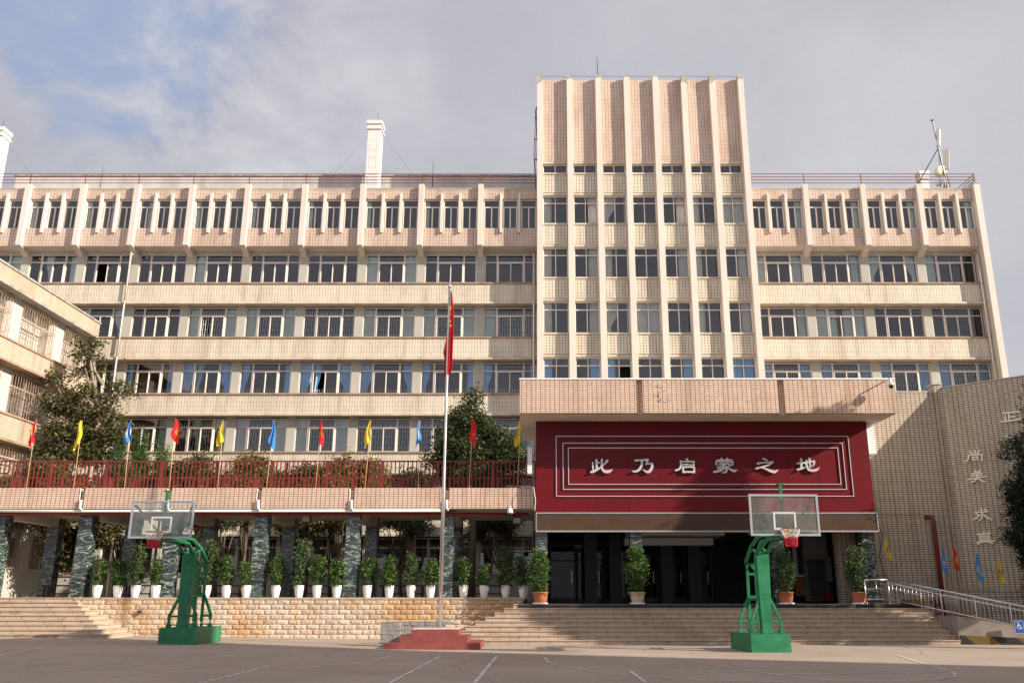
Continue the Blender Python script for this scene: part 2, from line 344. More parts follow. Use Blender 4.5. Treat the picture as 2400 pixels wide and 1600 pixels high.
def slabs():
    m, nt, b = mat('step_slabs', 0.6, (0.6, 0.48, 0.38), 0, 0.35)
    oc = ocoord(nt)
    sp = N(nt, 'ShaderNodeSeparateXYZ'); L(nt, oc, sp.inputs[0])
    ad = N(nt, 'ShaderNodeMath', operation='ADD'); L(nt, sp.outputs[0], ad.inputs[0]); L(nt, sp.outputs[1], ad.inputs[1])
    cb = N(nt, 'ShaderNodeCombineXYZ'); L(nt, ad.outputs[0], cb.inputs[0]); L(nt, sp.outputs[2], cb.inputs[1])
    br_ = N(nt, 'ShaderNodeTexBrick', offset=0.37, offset_frequency=2); L(nt, cb.outputs[0], br_.inputs['Vector'])
    for k, v in (('Scale', 1.0), ('Mortar Size', 0.012), ('Mortar Smooth', 0.8), ('Brick Width', 0.62), ('Row Height', 5.0)): br_.inputs[k].default_value = v
    br_.inputs['Color1'].default_value = (0.50, 0.40, 0.31, 1); br_.inputs['Color2'].default_value = (0.43, 0.34, 0.265, 1); br_.inputs['Mortar'].default_value = (0.20, 0.10, 0.06, 1)
    f = noise(nt, oc, 2.2, 7, 0.7, 0.5, (1, 1, 1))
    st = ramp(nt, f, [(0.30, (0.62, 0.46, 0.34)), (0.42, (0.95, 0.90, 0.84)), (0.6, (1, 1, 1)), (0.72, (1.0, 0.86, 0.70))])
    L(nt, mixc(nt, 1.0, br_.outputs['Color'], st, 'MULTIPLY'), b.inputs['Base Color'])
    bump(nt, b, noise(nt, oc, 25, 4), 0.2, 0.01); return m
M['slabs'] = slabs()
M['step_edge'] = plain('stained_step_joint', (0.16, 0.085, 0.055), 0.9, 0.6, 5.0)
def marble():
    m, nt, b = mat('green_marble', 0.16, (0.03, 0.05, 0.045), 0, 0.5)
    oc = ocoord(nt)
    def veins(scale, w, rot, seed):
        mp = N(nt, 'ShaderNodeMapping'); mp.inputs['Rotation'].default_value = rot; mp.inputs['Scale'].default_value = (1, 1, 3.6); mp.inputs['Location'].default_value = (seed, seed * 2, 0); L(nt, oc, mp.inputs[0])
        n_ = noise(nt, mp.outputs[0], scale, 3.2, 0.5, 0.5)
        a = N(nt, 'ShaderNodeMath', operation='SUBTRACT'); L(nt, n_, a.inputs[0]); a.inputs[1].default_value = 0.5
        b_ = N(nt, 'ShaderNodeMath', operation='ABSOLUTE'); L(nt, a.outputs[0], b_.inputs[0])
        return ramp(nt, b_.outputs[0], [(0.0, (1, 1, 1)), (w, (0.3, 0.3, 0.3)), (w * 2.2, (0, 0, 0))])
    v1 = veins(1.3, 0.012, (0.55, 0.45, 0.2), 1.0); v2 = veins(2.4, 0.012, (0.3, 0.75, 0.5), 3.0)
    base = ramp(nt, noise(nt, oc, 1.6, 5), [(0.35, (0.010, 0.018, 0.017)), (0.65, (0.045, 0.068, 0.060))])
    c = mixc(nt, v1, base, (0.50, 0.54, 0.48)); c = mixc(nt, mixc(nt, 0.55, (0, 0, 0), v2), c, (0.38, 0.44, 0.40))
    L(nt, c, b.inputs['Base Color']); return m
M['marble'] = marble()
def redpanel():
    m, nt, b = mat('red_composite_panel', 0.42, (0.15, 0.005, 0.01), 0, 0.25)
    oc = ocoord(nt)
    L(nt, ramp(nt, noise(nt, oc, 0.5, 3), [(0.3, (0.115, 0.0040, 0.008)), (0.7, (0.142, 0.0045, 0.0095))]), b.inputs['Base Color']); return m
M['red_panel'] = redpanel()
M['seam'] = plain('panel_seam', (0.07, 0.006, 0.010), 0.7, 0.1)
def stripes():
    m, nt, b = mat('yellow_black_kerb_paint', 0.7, (0.5, 0.3, 0.03), 0, 0.3)
    oc = ocoord(nt); w = N(nt, 'ShaderNodeTexWave', wave_type='BANDS', bands_direction='DIAGONAL'); w.inputs['Scale'].default_value = 0.5; w.inputs['Distortion'].default_value = 0.6
    L(nt, oc, w.inputs['Vector'])
    L(nt, ramp(nt, w.outputs['Fac'], [(0.48, (0.03, 0.028, 0.025)), (0.52, (0.15, 0.095, 0.02))]), b.inputs['Base Color']); return m
M['stripes'] = stripes()

# ------------------------------------------------------------------ mesh helpers
class MB:
    def __init__(s): s.v = []; s.f = []
    def add(s, vs, fs):
        o = len(s.v); s.v += [tuple(v) for v in vs]; s.f += [tuple(i + o for i in f) for f in fs]
    def box(s, x0, x1, y0, y1, z0, z1):
        s.add([(x0, y0, z0), (x1, y0, z0), (x1, y1, z0), (x0, y1, z0), (x0, y0, z1), (x1, y0, z1), (x1, y1, z1), (x0, y1, z1)],
              [(0, 3, 2, 1), (4, 5, 6, 7), (0, 1, 5, 4), (1, 2, 6, 5), (2, 3, 7, 6), (3, 0, 4, 7)]); return s
    def hexa(s, b, t):               # bottom 4 and top 4 points
        s.add(list(b) + list(t), [(0, 3, 2, 1), (4, 5, 6, 7), (0, 1, 5, 4), (1, 2, 6, 5), (2, 3, 7, 6), (3, 0, 4, 7)]); return s
    def beam(s, p, q, w, h=None, up=(0, 0, 1)):
        p = Vector(p); q = Vector(q); h = h or w; d = (q - p).normalized(); u = Vector(up)
        if abs(d.dot(u)) > 0.98: u = Vector((0, 1, 0))
        a = d.cross(u).normalized() * (w / 2); b = a.cross(d).normalized() * (h / 2)
        s.hexa([p - a - b, p + a - b, p + a + b, p - a + b], [q - a - b, q + a - b, q + a + b, q - a + b]); return s
    def tube(s, pts, r, n=8, caps=True):
        pts = [Vector(p) for p in pts]; rs = r if isinstance(r, (list, tuple)) else [r] * len(pts)
        rings = []; prev = None
        for i, p in enumerate(pts):
            d = (pts[min(i + 1, len(pts) - 1)] - pts[max(i - 1, 0)]).normalized()
            if prev is None:
                a = d.cross(Vector((0, 0, 1)) if abs(d.z) < 0.9 else Vector((0, 1, 0))).normalized()
            else: a = (prev - d * prev.dot(d)).normalized()
            prev = a; b = d.cross(a)
            rings.append([p + (a * math.cos(2 * math.pi * k / n) + b * math.sin(2 * math.pi * k / n)) * rs[i] for k in range(n)])
        vs = [v for rg in rings for v in rg]; fs = []
        for i in range(len(pts) - 1):
            for k in range(n): fs.append((i * n + k, i * n + (k + 1) % n, (i + 1) * n + (k + 1) % n, (i + 1) * n + k))
        if caps: fs += [tuple(range(n))[::-1], tuple((len(pts) - 1) * n + k for k in range(n))]
        s.add(vs, fs); return s
    def lathe(s, prof, c=(0, 0, 0), n=20):
        vs = []; fs = []
        for r, z in prof:
            for k in range(n): a = 2 * math.pi * k / n; vs.append((c[0] + r * math.cos(a), c[1] + r * math.sin(a), c[2] + z))
        for i in range(len(prof) - 1):
            for k in range(n): fs.append((i * n + k, i * n + (k + 1) % n, (i + 1) * n + (k + 1) % n, (i + 1) * n + k))
        fs.append(tuple(range(n))[::-1]); fs.append(tuple((len(prof) - 1) * n + k for k in range(n)))
        s.add(vs, fs); return s
    def prism(s, poly, fn, t0, t1):  # fn(u, v, t) -> point
        n = len(poly); vs = [fn(u, v, t0) for u, v in poly] + [fn(u, v, t1) for u, v in poly]
        s.add(vs, [tuple(range(n)), tuple(range(n, 2 * n))[::-1]] + [(i, n + i, n + (i + 1) % n, (i + 1) % n) for i in range(n)]); return s
    def quad(s, a, b, c, d): s.add([a, b, c, d], [(0, 1, 2, 3)]); return s

def obj(name, mb, m, parent=None, smooth=False, base=None):
    """links a MB as one mesh object; vertices are given in the parent's world frame"""
    off = Vector((0, 0, 0))
    if parent is not None and base is None: off = parent['_o'] if '_o' in parent else (0, 0, 0)
    if base is not None: off = base
    off = Vector(off)
    me = bpy.data.meshes.new(name)
    me.from_pydata([(v[0] - off.x, v[1] - off.y, v[2] - off.z) for v in mb.v], [], mb.f)
    me.materials.append(M[m] if isinstance(m, str) else m)
    if smooth: me.polygons.foreach_set('use_smooth', [True] * len(me.polygons))
    me.update()
    o = bpy.data.objects.new(name, me); col.objects.link(o)
    if parent is not None: o.parent = parent
    elif base is not None: o.location = base
    return o
def each(name, boxes, m, parent):
    for bx in boxes:
        q_ = MB(); q_.box(*bx); obj(name, q_, m, parent)
def tag(o, label=None, cat=None, group=None, kind=None):
    if label: o['label'] = label
    if cat: o['category'] = cat
    if group: o['group'] = group
    if kind: o['kind'] = kind
    return o
ROOTS = []
def thing(name, label, cat, loc=(0, 0, 0), rz=0.0, group=None, local=False):
    o = bpy.data.objects.new(name, None); col.objects.link(o); o.location = loc; o.rotation_euler = (0, 0, rz)
    o.empty_display_size = 0.3
    o['_o'] = (0.0, 0.0, 0.0) if local else tuple(float(c) for c in loc)
    ROOTS.append(o)
    return tag(o, label, cat, group)
def copy_tree(o, parent=None):
    c = o.copy(); col.objects.link(c)
    if parent is not None: c.parent = parent
    for ch in list(o.children): copy_tree(ch, c)
    return c

# ------------------------------------------------------------------ ground
g = MB(); gx = [-160, -17, -3, 160]
g.add([(x, y, gz(x)) for x in gx for y in (-90, 160)], [(2 * i, 2 * i + 2, 2 * i + 3, 2 * i + 1) for i in range(3)])
tag(obj('ground', g, 'asphalt'), kind='structure')
def ribbon(mb, pts, w, z):
    dense = []
    for p, q in zip(pts, pts[1:]): dense += [Vector(p).lerp(Vector(q), k / 6) for k in range(6)]
    pts = [Vector((p[0], p[1], 0)) for p in dense + [Vector(pts[-1])]]; Lf = []; Rt = []
    for i, p in enumerate(pts):
        d = (pts[min(i + 1, len(pts) - 1)] - pts[max(i - 1, 0)]).normalized(); nn = Vector((-d.y, d.x, 0)) * w / 2
        Lf.append(p + nn); Rt.append(p - nn)
    for i in range(len(pts) - 1):
        mb.quad(*[(q.x, q.y, z + gz(q.x)) for q in (Rt[i], Rt[i + 1], Lf[i + 1], Lf[i])])
def zl(pts, ox, oy, s=1.96): return [gnd(ox + x / s, oy + y / s) for x, y in pts]
court = MB()
LW = 0.06
zc = 0.004
for i, (pts, ox, oy, w) in enumerate([
    ([(0, 271), (500, 265), (900, 258), (1130, 250), (1400, 240), (1600, 225), (1720, 207), (1808, 184)], 0, 1440, .045),
    ([(0, 266), (250, 260), (450, 248), (600, 232), (720, 218), (960, 196), (1250, 168)], 0, 1440, .05),
    ([(915, 314), (1080, 275), (1235, 235)], 0, 1440, .06), ([(1790, 314), (2028, 187)], 0, 1440, .07),
    ([(2180, 314), (2283, 190)], 0, 1440, .07), ([(0, 190), (240, 144)], 0, 1440, .06),
    ([(150, 116), (165, 140), (210, 155), (380, 185), (560, 203), (800, 216), (1000, 226), (1300, 233)], 1200, 1480, .05),
    ([(720, 116), (900, 150), (1100, 180), (1250, 205), (1450, 222), (1700, 228), (1950, 220), (2040, 205), (2030, 190), (1900, 150), (1760, 106)], 1200, 1480, .05),
    ([(555, 187), (1000, 182), (1400, 176), (2350, 170)], 1200, 1480, .04), ([(540, 180), (615, 235)], 1200, 1480, .07),
    ([(1180, 197), (1990, 185)], 1200, 1480, .04)]):
    ribbon(court, zl(pts, ox, oy), w, 0.004 + 0.0012 * i)
tag(obj('court_markings', court, 'line_white'), kind='structure')
yl = MB()
for i, pts in enumerate([[(390, 103), (660, 82)], [(1080, 120), (1290, 97)], [(1230, 125), (1440, 100)], [(1590, 140), (1750, 118)]]):
    ribbon(yl, zl(pts, 0, 1440), 0.08, 0.004)
tag(obj('parking_markings', yl, 'line_yellow'), kind='structure')
# terrace with the courtyard behind it, and the porch floor
TZ, PZ = 1.42, 1.20
t = MB(); t.box(-30, -0.5, 32.76, 49.45, 0.0, TZ - 0.04)
tag(obj('terrace', t, 'ramp_wall'), kind='structure')

# ------------------------------------------------------------------ window library
def frame_mesh(kind, w, h):
    mb = MB(); d = 0.09
    def b(x0, x1, z0, z1, e=0.0): mb.box(x0, x1, -d / 2 - e, d / 2 - e, z0, z1)
    tr = h * 0.745; fw = 0.055
    b(-w / 2, w / 2, 0, fw); b(-w / 2, w / 2, h - fw, h); b(-w / 2, -w / 2 + fw, fw, h - fw); b(w / 2 - fw, w / 2, fw, h - fw)
    if kind == 'wide':
        a = w * 0.255
        for sx in (-1, 1): b(sx * a - 0.045, sx * a + 0.045, fw, h - fw)
        b(-w / 2 + fw, -a - 0.045, tr - 0.025, tr + 0.025); b(a + 0.045, w / 2 - fw, tr - 0.025, tr + 0.025); b(-a + 0.045, a - 0.045, tr - 0.04, tr + 0.04)
        for x0, x1, e in ((-a + 0.045, 0.02, 0.03), (-0.02, a - 0.045, 0.055)):   # two sliding sashes
            z0, z1 = fw, tr - 0.04
            b(x0, x0 + 0.045, z0, z1, e); b(x1 - 0.045, x1, z0, z1, e); b(x0 + 0.045, x1 - 0.045, z0, z0 + 0.045, e); b(x0 + 0.045, x1 - 0.045, z1 - 0.045, z1, e)
    elif kind == 'narrow':
        b(-w / 2 + fw, w / 2 - fw, tr - 0.03, tr + 0.03)
        b(-0.035, 0.035, fw, tr - 0.03, 0.02)
        b(-w / 2 + fw, -w / 2 + fw + 0.04, fw, tr - 0.03, 0.02); b(w / 2 - fw - 0.04, w / 2 - fw, fw, tr - 0.03, 0.02)
    elif kind == 'tower':
        b(-w / 2 + fw, w / 2 - fw, tr - 0.025, tr + 0.025); b(-0.025, 0.025, fw, tr - 0.025, 0.01); b(-0.018, 0.018, tr + 0.025, h - fw)
    elif kind == 'slot':
        b(-0.025, 0.025, fw, h - fw, 0.01)
    return mb
def pane_mesh(w, h):
    mb = MB(); mb.quad((-w / 2 + .03, 0.012, .03), (w / 2 - .03, 0.012, .03), (w / 2 - .03, 0.012, h - .03), (-w / 2 + .03, 0.012, h - .03)); return mb
def open_pane_mesh(kind, w, h):
    """glass of a window with one sash slid open"""
    mb = MB(); tr = h * 0.745; y = 0.012
    def q(x0, x1, z0, z1): mb.quad((x0, y, z0), (x1, y, z0), (x1, y, z1), (x0, y, z1))
    q(-w / 2 + .03, w / 2 - .03, tr, h - .03)
    if kind == 'wide': q(-w / 2 + .03, -w * .255, .03, tr); q(0, w / 2 - .03, .03, tr)
    else: q(-w / 2 + .03, 0, .03, tr)
    return mb
def drape(mb, x0, x1, z0, z1, y=0.15, tie=None, seed=0):
    r = random.Random(seed); nx = max(6, int(abs(x1 - x0) / 0.035)); nz = 8
    vs = []; fs = []
    ph = r.random() * 6
    for j in range(nz + 1):
        v = j / nz; z = z1 + (z0 - z1) * v
        if tie is not None:
            k = 1 - (1 - tie[1]) * math.exp(-((v - tie[0]) / 0.28) ** 2) if v < tie[0] else tie[1] + (v - tie[0]) * 0.25
        else: k = 1.0
        for i in range(nx + 1):
            u = i / nx; x = x0 + (x1 - x0) * u * k
            vs.append((x, y + 0.03 * math.sin(u * nx * 0.9 + ph + 1.2 * math.sin(v * 2 + u * 5)) + 0.02 * math.sin(v * 4 + u * 9), z))
    for j in range(nz):
        for i in range(nx): fs.append((j * (nx + 1) + i, j * (nx + 1) + i + 1, (j + 1) * (nx + 1) + i + 1, (j + 1) * (nx + 1) + i))
    mb.add(vs, fs)
def grille_mesh(w, h, low=False):
    mb = MB(); y = 0.065; t = 0.02
    cw = w / 20.0
    def bar(x0, x1, z0, z1): mb.box(x0, x1, y - t / 2, y + t / 2, z0, z1)
    top = h * 0.20 if low else h * 0.90
    for i in range(1, 20):
        x = -w / 2 + i * cw; bar(x - t / 2, x + t / 2, 0.06, top)
    zs = [0.30, 0.62, 0.94, 1.26, 1.58] if not low else [0.16, 0.30]
    for r_, z in enumerate(zs):
        for i in range(20):
            if (i + r_) % 2 == 0: bar(-w / 2 + i * cw, -w / 2 + (i + 1) * cw, z - t / 2, z + t / 2)
    return mb
BW = 3.0; BH = 1.95
def mk(name, mb, m, smooth=False):
    me = bpy.data.meshes.new(name); me.from_pydata(mb.v, [], mb.f); me.materials.append(M[m])
    if smooth: me.polygons.foreach_set('use_smooth', [True] * len(me.polygons))
    me.update(); return me
ME = {}
for kind, w, h in (('wide', 3.0, 1.95), ('narrow', 0.95, 1.9), ('tower', 1.42, 1.75), ('slot', 1.42, 0.58)):
    ME['f_' + kind] = mk('window', frame_mesh(kind, w, h), 'frame'); ME['p_' + kind] = mk('pane', pane_mesh(w, h), 'glass'); ME['s_' + kind] = (w, h)
    ME['o_' + kind] = mk('pane', open_pane_mesh(kind, w, h), 'glass')
ME['g_full'] = mk('grille', grille_mesh(3.0, 1.95), 'grille'); ME['g_low'] = mk('grille', grille_mesh(3.0, 1.95, True), 'grille')
def cmesh(key, mname, spec):
    mb = MB()
    for k, (x0, x1, z0, z1, tie) in enumerate(spec): drape(mb, x0, x1, z0, z1, tie=tie, seed=hash(key) % 97 + k)
    ME['c_' + key] = mk('curtain', mb, mname, True)
w2, hh = 1.45, 1.95
cmesh('pale_both', 'curtain_pale', [(-w2, -0.72, .05, 1.9, None), (w2, 0.75, .05, 1.9, None)])
cmesh('pale_left', 'curtain_pale', [(-w2, -0.85, .05, 1.9, None)])
cmesh('pale_right', 'curtain_pale', [(w2, 0.95, .05, 1.9, None)])
cmesh('pale_tied', 'curtain_pale', [(-w2, -0.75, .05, 1.9, (0.75, .45)), (w2, 0.8, .05, 1.9, (0.75, .4))])
cmesh('pale_mid', 'curtain_pale', [(-0.1, -0.55, .05, 1.9, (0.7, .5)), (w2, 1.05, .05, 1.9, None)])
cmesh('pale_full', 'curtain_pale', [(-w2, -0.2, .05, 1.9, None), (w2, 0.2, .05, 1.9, None)])
cmesh('blue_a', 'curtain_blue', [(-w2, -0.7, .05, 1.9, (0.85, .55)), (-0.65, -0.3, .05, 1.9, (0.8, .5)), (w2, 0.6, .05, 1.9, (0.8, .45))])
cmesh('blue_b', 'curtain_blue', [(-w2, -0.8, .05, 1.9, (0.85, .6)), (w2, 0.95, .05, 1.9, (0.8, .5))])
cmesh('blue_c', 'curtain_blue', [(-w2, -1.0, .05, 1.9, (0.8, .5)), (w2, 1.1, .05, 1.9, None)])
cmesh('blue_d', 'curtain_blue', [(-w2, -0.75, .05, 1.9, None), (w2, 0.8, .05, 1.9, None)])
t2 = 0.69
for nm, mt in (('beige', 'curtain_beige'), ('tblue', 'curtain_blue')):
    cmesh(nm + '_l', mt, [(-t2, -0.22, .03, 1.72, None)]); cmesh(nm + '_r', mt, [(t2, 0.15, .03, 1.72, None)])
    cmesh(nm + '_both', mt, [(-t2, -0.05, .03, 1.72, None), (t2, 0.05, .03, 1.72, None)])
    cmesh(nm + '_tie', mt, [(-t2, 0.05, .03, 1.72, (0.8, .4)), (t2, 0.55, .03, 1.72, None)])
cmesh('n_l', 'curtain_pale', [(-0.45, -0.2, .05, 1.85, None)]); cmesh('n_r', 'curtain_pale', [(0.45, 0.02, .05, 1.85, None)])

def window(parent, kind, x0, x1, z0, z1, Y, curtain=None, grille=None):
    w, h = ME['s_' + kind]
    o = bpy.data.objects.new('window', ME['f_' + kind]); col.objects.link(o); o.parent = parent
    off = Vector(parent['_o'])
    o.location = Vector(((x0 + x1) / 2, Y, z0)) - off; o.scale = ((x1 - x0) / w, 1, (z1 - z0) / h)
    p = bpy.data.objects.new('pane', ME[('o_' if rnd.random() < {'wide': .08, 'tower': .08, 'slot': 0, 'narrow': .04}[kind] else 'p_') + kind]); col.objects.link(p); p.parent = o; p.rotation_euler = (rnd.gauss(0, .010), 0, rnd.gauss(0, .012))
    if curtain:
        c = bpy.data.objects.new('curtain', ME['c_' + curtain]); col.objects.link(c); c.parent = o
    if grille:
        c = bpy.data.objects.new('grille', ME['g_' + grille]); col.objects.link(c); c.parent = o
    return o

# ------------------------------------------------------------------ classroom wings
ROWS = {5: (19.40, 21.37), 4: (16.05, 17.98), 3: (12.68, 14.59), 2: (9.33, 11.30), 1: (5.98, 7.95), 0: (2.65, 4.60)}
YW, YB, YP = 50.05, 49.50, 49.15       # windows, spandrel face, top storey face
def wing(root, lines, rows, x_left, x_right, cur, pil_skip=(), tile_base_z=0.0):
    """lines: X of the structural lines; bays lie between neighbours"""
    # room boxes behind the windows
    it = MB()
    zs = [ROWS[r][1] + 0.10 for r in sorted(rows)]
    it.box(x_left, x_right, 55.0, 55.2, 0.5, 25.2)
    for r in sorted(rows): it.box(x_left + .02, x_right - .02, 50.2, 54.98, ROWS[r][1] + 0.12, ROWS[r][1] + 0.34)
    it.box(x_left + .02, x_right - .02, 50.2, 54.98, min(ROWS[r][0] for r in rows) - 1.0, min(ROWS[r][0] for r in rows) - 0.8)
    it.box(x_left + .02, x_right - .02, 49.5, 54.98, 24.75, 24.95)
    for i, x in enumerate(lines):
        if i % 2 == 0: it.box(x - 0.1, x + 0.1, 50.295, 54.97, 0.6, 24.7)
    it.box(x_left, x_left + 0.015, 50.2, 54.97, 0.6, 25.0); it.box(x_right - 0.015, x_right, 50.2, 54.97, 0.6, 25.0)
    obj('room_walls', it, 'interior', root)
    rows_s = sorted(rows)
    for r in rows_s:
        z0, z1 = ROWS[r]
        low = ROWS[r - 1][1] + 0.07 if (r - 1) in rows else tile_base_z
        sp = MB(); sp.box(x_left, x_right, YB, 50.3, low + 0.12, z0 - 0.10); obj('spandrel', sp, 'pier' if r == 0 else 'cream_tile', root)
        lg = MB(); lg.box(x_left, x_right, YB - 0.10, 50.28, low, low + 0.117)
        if (r - 1) in rows: obj('ledge', lg, 'ledge', root)
        sl = MB(); sl.box(x_left, x_right, YB - 0.07, 50.1, z0 - 0.097, z0 - 0.003); obj('sill', sl, 'sill', root)
    for i, x in enumerate(lines):
        if x - 0.24 < x_left - 0.01 or x + 0.24 > x_right + 0.01: continue
        for r in rows_s:
            pr = MB(); pr.box(x - 0.24, x + 0.24, 49.95, 50.29, ROWS[r][0] - 0.002, ROWS[r][1] + (0.068 if r != 5 else 0.2))
            obj('pier', pr, 'pier', root)
    bm = MB(); bm.box(x_left, x_right, 49.97, 50.3, 21.38, 21.58); obj('head_beam', bm, 'pier', root)
    so = MB(); so.box(x_left, x_right, YP + 0.003, 50.3, 21.585, 21.66); obj('soffit', so, 'soffit', root)
    lt = MB(); lt.box(x_left, x_right, YP, YP + 0.12, 21.60, 22.72); obj('lower_tile_band', lt, 'pink_tile', root)
    ut = MB(); ut.box(x_left, x_right, YP, YP + 0.3, 24.66, 25.30); obj('parapet', ut, 'pink_tile', root)
    cp = MB(); cp.box(x_left, x_right, YP - 0.03, YP + 0.34, 25.303, 25.36); obj('parapet_coping', cp, 'ledge', root)
    rf = MB(); rf.box(x_left, x_right, 49.46, 60, 24.96, 25.15); obj('roof', rf, 'roof', root)
    bw = MB(); bw.box(x_left, x_right, 59.8, 60.0, 0, 24.9); obj('rear_wall', bw, 'left_wall', root)
    for i, x in enumerate(lines):
        if i in pil_skip: continue
        p = MB()
        prof = [(48.88, 25.52), (48.88, 21.55), (49.14, 21.50), (49.90, 21.16), (49.966, 21.16), (49.966, 21.58), (49.40, 21.58), (49.40, 25.52)]
        p.prism(prof, lambda u, v, tt: (tt, u, v), x - 0.155, x + 0.155)
        obj('pilaster', p, 'pilaster', root)
    # windows
    for i in range(len(lines) - 1):
        a, b = lines[i], lines[i + 1]
        aa = max(a + 0.155, x_left); bb = min(b - 0.155, x_right)
        t3 = (bb - aa) / 3
        for k in (1, 2):
            f = MB(); x = aa + t3 * k; f.box(x - 0.07, x + 0.07, 49.0, 49.42, 22.42, 24.98); obj('mullion_fin', f, 'fin', root)
        for k in range(3):
            xa = aa + t3 * k + (0.075 if k else 0.0); xb = aa + t3 * (k + 1) - (0.075 if k < 2 else 0.0)
            cu = cur.get((6, i, k))
            window(root, 'narrow', xa + 0.02, xb - 0.02, 22.74, 24.64, 49.33, cu)
        for r in rows_s:
            xa = max(a + 0.245, x_left + 0.01); xb = min(b - 0.245, x_right - 0.01)
            cu, gr = cur.get((r, i), cur.get((r, None), (None, None)))
            window(root, 'wide', xa, xb, ROWS[r][0], ROWS[r][1], YW, cu, gr)
    for x in lines: each('top_storey_jamb', [(max(x - 0.2, x_left), min(x + 0.2, x_right), 49.41, 49.5, 22.725, 24.655)], 'pilaster', root)

pilpx = [65, 194.5, 321, 450, 581, 714.5, 850.5, 988, 1127]
LX = [-34.3] + [xat(p, 437, 48.88) for p in pilpx] + [0.12 + 0.24]
tower_left = 0.02
cur = {}
for r in range(0, 7):
    pass
cur.update({(5, 1): ('pale_mid', None), (5, 4): ('pale_left', None), (5, 7): ('pale_both', None), (5, 0): ('pale_tied', None), (5, 9): (None, None), (5, None): (None, None)})
cur.update({(4, 2): ('pale_tied', None), (4, 3): (None, None), (4, 1): ('pale_tied', None), (4, 4): ('pale_both', 'full'), (4, 5): ('pale_both', 'full'), (4, 6): (None, 'full'),
            (4, 7): ('pale_both', 'full'), (4, 8): ('pale_both', 'full'), (4, 9): ('pale_left', 'full'), (4, None): ('pale_both', None)})
cur.update({(3, 3): ('blue_c', 'low'), (3, 4): ('blue_a', 'low'), (3, 5): ('blue_c', 'low'), (3, 6): ('blue_a', 'low'), (3, 7): ('blue_b', 'low'), (3, 8): ('blue_c', 'low'), (3, 9): ('blue_c', 'low'), (3, None): ('blue_c', 'low')})
cur.update({(2, 4): ('pale_mid', 'full'), (2, 5): ('pale_both', 'full'), (2, 6): ('pale_both', 'full'), (2, 7): (None, 'full'), (2, 8): (None, 'full'), (2, None): ('pale_right', 'full')})
cur.update({(1, None): ('pale_both', 'full'), (0, None): (None, 'full')})
for i, k, c in ((1, 0, 'n_l'), (2, 0, 'n_l'), (3, 0, 'n_r'), (4, 0, 'n_l'), (5, 0, 'n_l'), (6, 0, 'n_l'), (7, 0, 'n_l'), (8, 0, 'n_l'), (2, 1, 'n_r')): cur[(6, i, k)] = c
lw = thing('classroom_wing', 'long cream and pink tiled classroom wing left of the tower, behind the colonnade', 'building', (-17, 52, 0))
wing(lw, LX, [0, 1, 2, 3, 4, 5], -37.6, tower_left, cur, pil_skip=(len(LX) - 1,), tile_base_z=0.9)
dp = MB(); xd = LX[3] - 0.02
for za, zb in ((18.19, 21.2), (14.8, 17.9), (11.5, 14.6), (8.2, 11.2), (1.5, 8.0)): dp.tube([(xd, 49.34, za), (xd, 49.34, zb + 0.05)], 0.052, 8)
dp.tube([(xd, 49.34, 1.4), (xd, 49.34, 21.1), (xd + 0.10, 49.7, 21.32), (xd + 0.1, 49.9, 21.4)], 0.05, 8)
obj('drainpipe', dp, 'drain', lw, True)
dp = MB(); dp.tube([(-0.18, 49.34, 1.4), (-0.18, 49.34, 21.1), (-0.18, 49.8, 21.35)], 0.06, 8); obj('drainpipe', dp, 'drain', lw, True)
# white penthouse wall on the roof
ph = MB(); ph.box(-34.0, -0.05, 52.5, 57.0, 25.15, 27.85); obj('penthouse', ph, 'whitewall', lw)
ph = MB(); ph.box(-34.1, -0.04, 52.42, 57.1, 27.853, 27.93); obj('penthouse_coping', ph, 'fin_cap', lw)

# right wing
rpx = [1887.3, 2022, 2153.9, 2288.6]
RX = [None] + [xat(p, 436, 48.88) for p in rpx]
tower_fx = [xat(1220 + z / 3.734, 186, 48.25) for z in (170, 428, 679, 926, 1178, 1427, 1675, 1925)]
tower_right = tower_fx[-1] + 0.2
RX[0] = RX[1] - 3.45
rc = {(5, 0): ('pale_both', None), (5, 1): ('pale_right', None), (5, 2): ('pale_tied', None), (5, 3): ('pale_left', None),
      (4, 0): ('pale_right', None), (4, 1): ('pale_full', None), (4, 2): (None, None), (4, 3): (None, None),
      (3, None): ('blue_d', 'full'), (6, 0, 2): 'n_r', (6, 1, 2): 'n_r', (6, 2, 2): 'n_r', (6, 3, 2): 'n_r', (6, 3, 0): 'n_l'}
rw = thing('classroom_wing', 'short cream and pink tiled classroom wing right of the tower, antenna mast on its roof', 'building', (20, 52, 0))
wing(rw, RX, [3, 4, 5], tower_right, RX[-1] - 0.16, rc, pil_skip=(0, 4), tile_base_z=0.0)
ew = MB(); xe = RX[-1]; ew.box(xe - 0.16, xe + 0.2, 48.88, 60.0, 0, 25.55); obj('end_wall', ew, 'fin', rw)
ew = MB(); ew.box(xe - 0.17, xe + 0.21, 48.86, 49.5, 25.553, 25.62); obj('end_wall_cap', ew, 'fin_cap', rw)
dp = MB(); xd = xe - 0.33; dp.tube([(xd, 49.34, 9), (xd, 49.34, 21.1), (xd, 49.7, 21.33), (xd, 49.9, 21.4)], 0.06, 8); obj('drainpipe', dp, 'drain', rw, True)

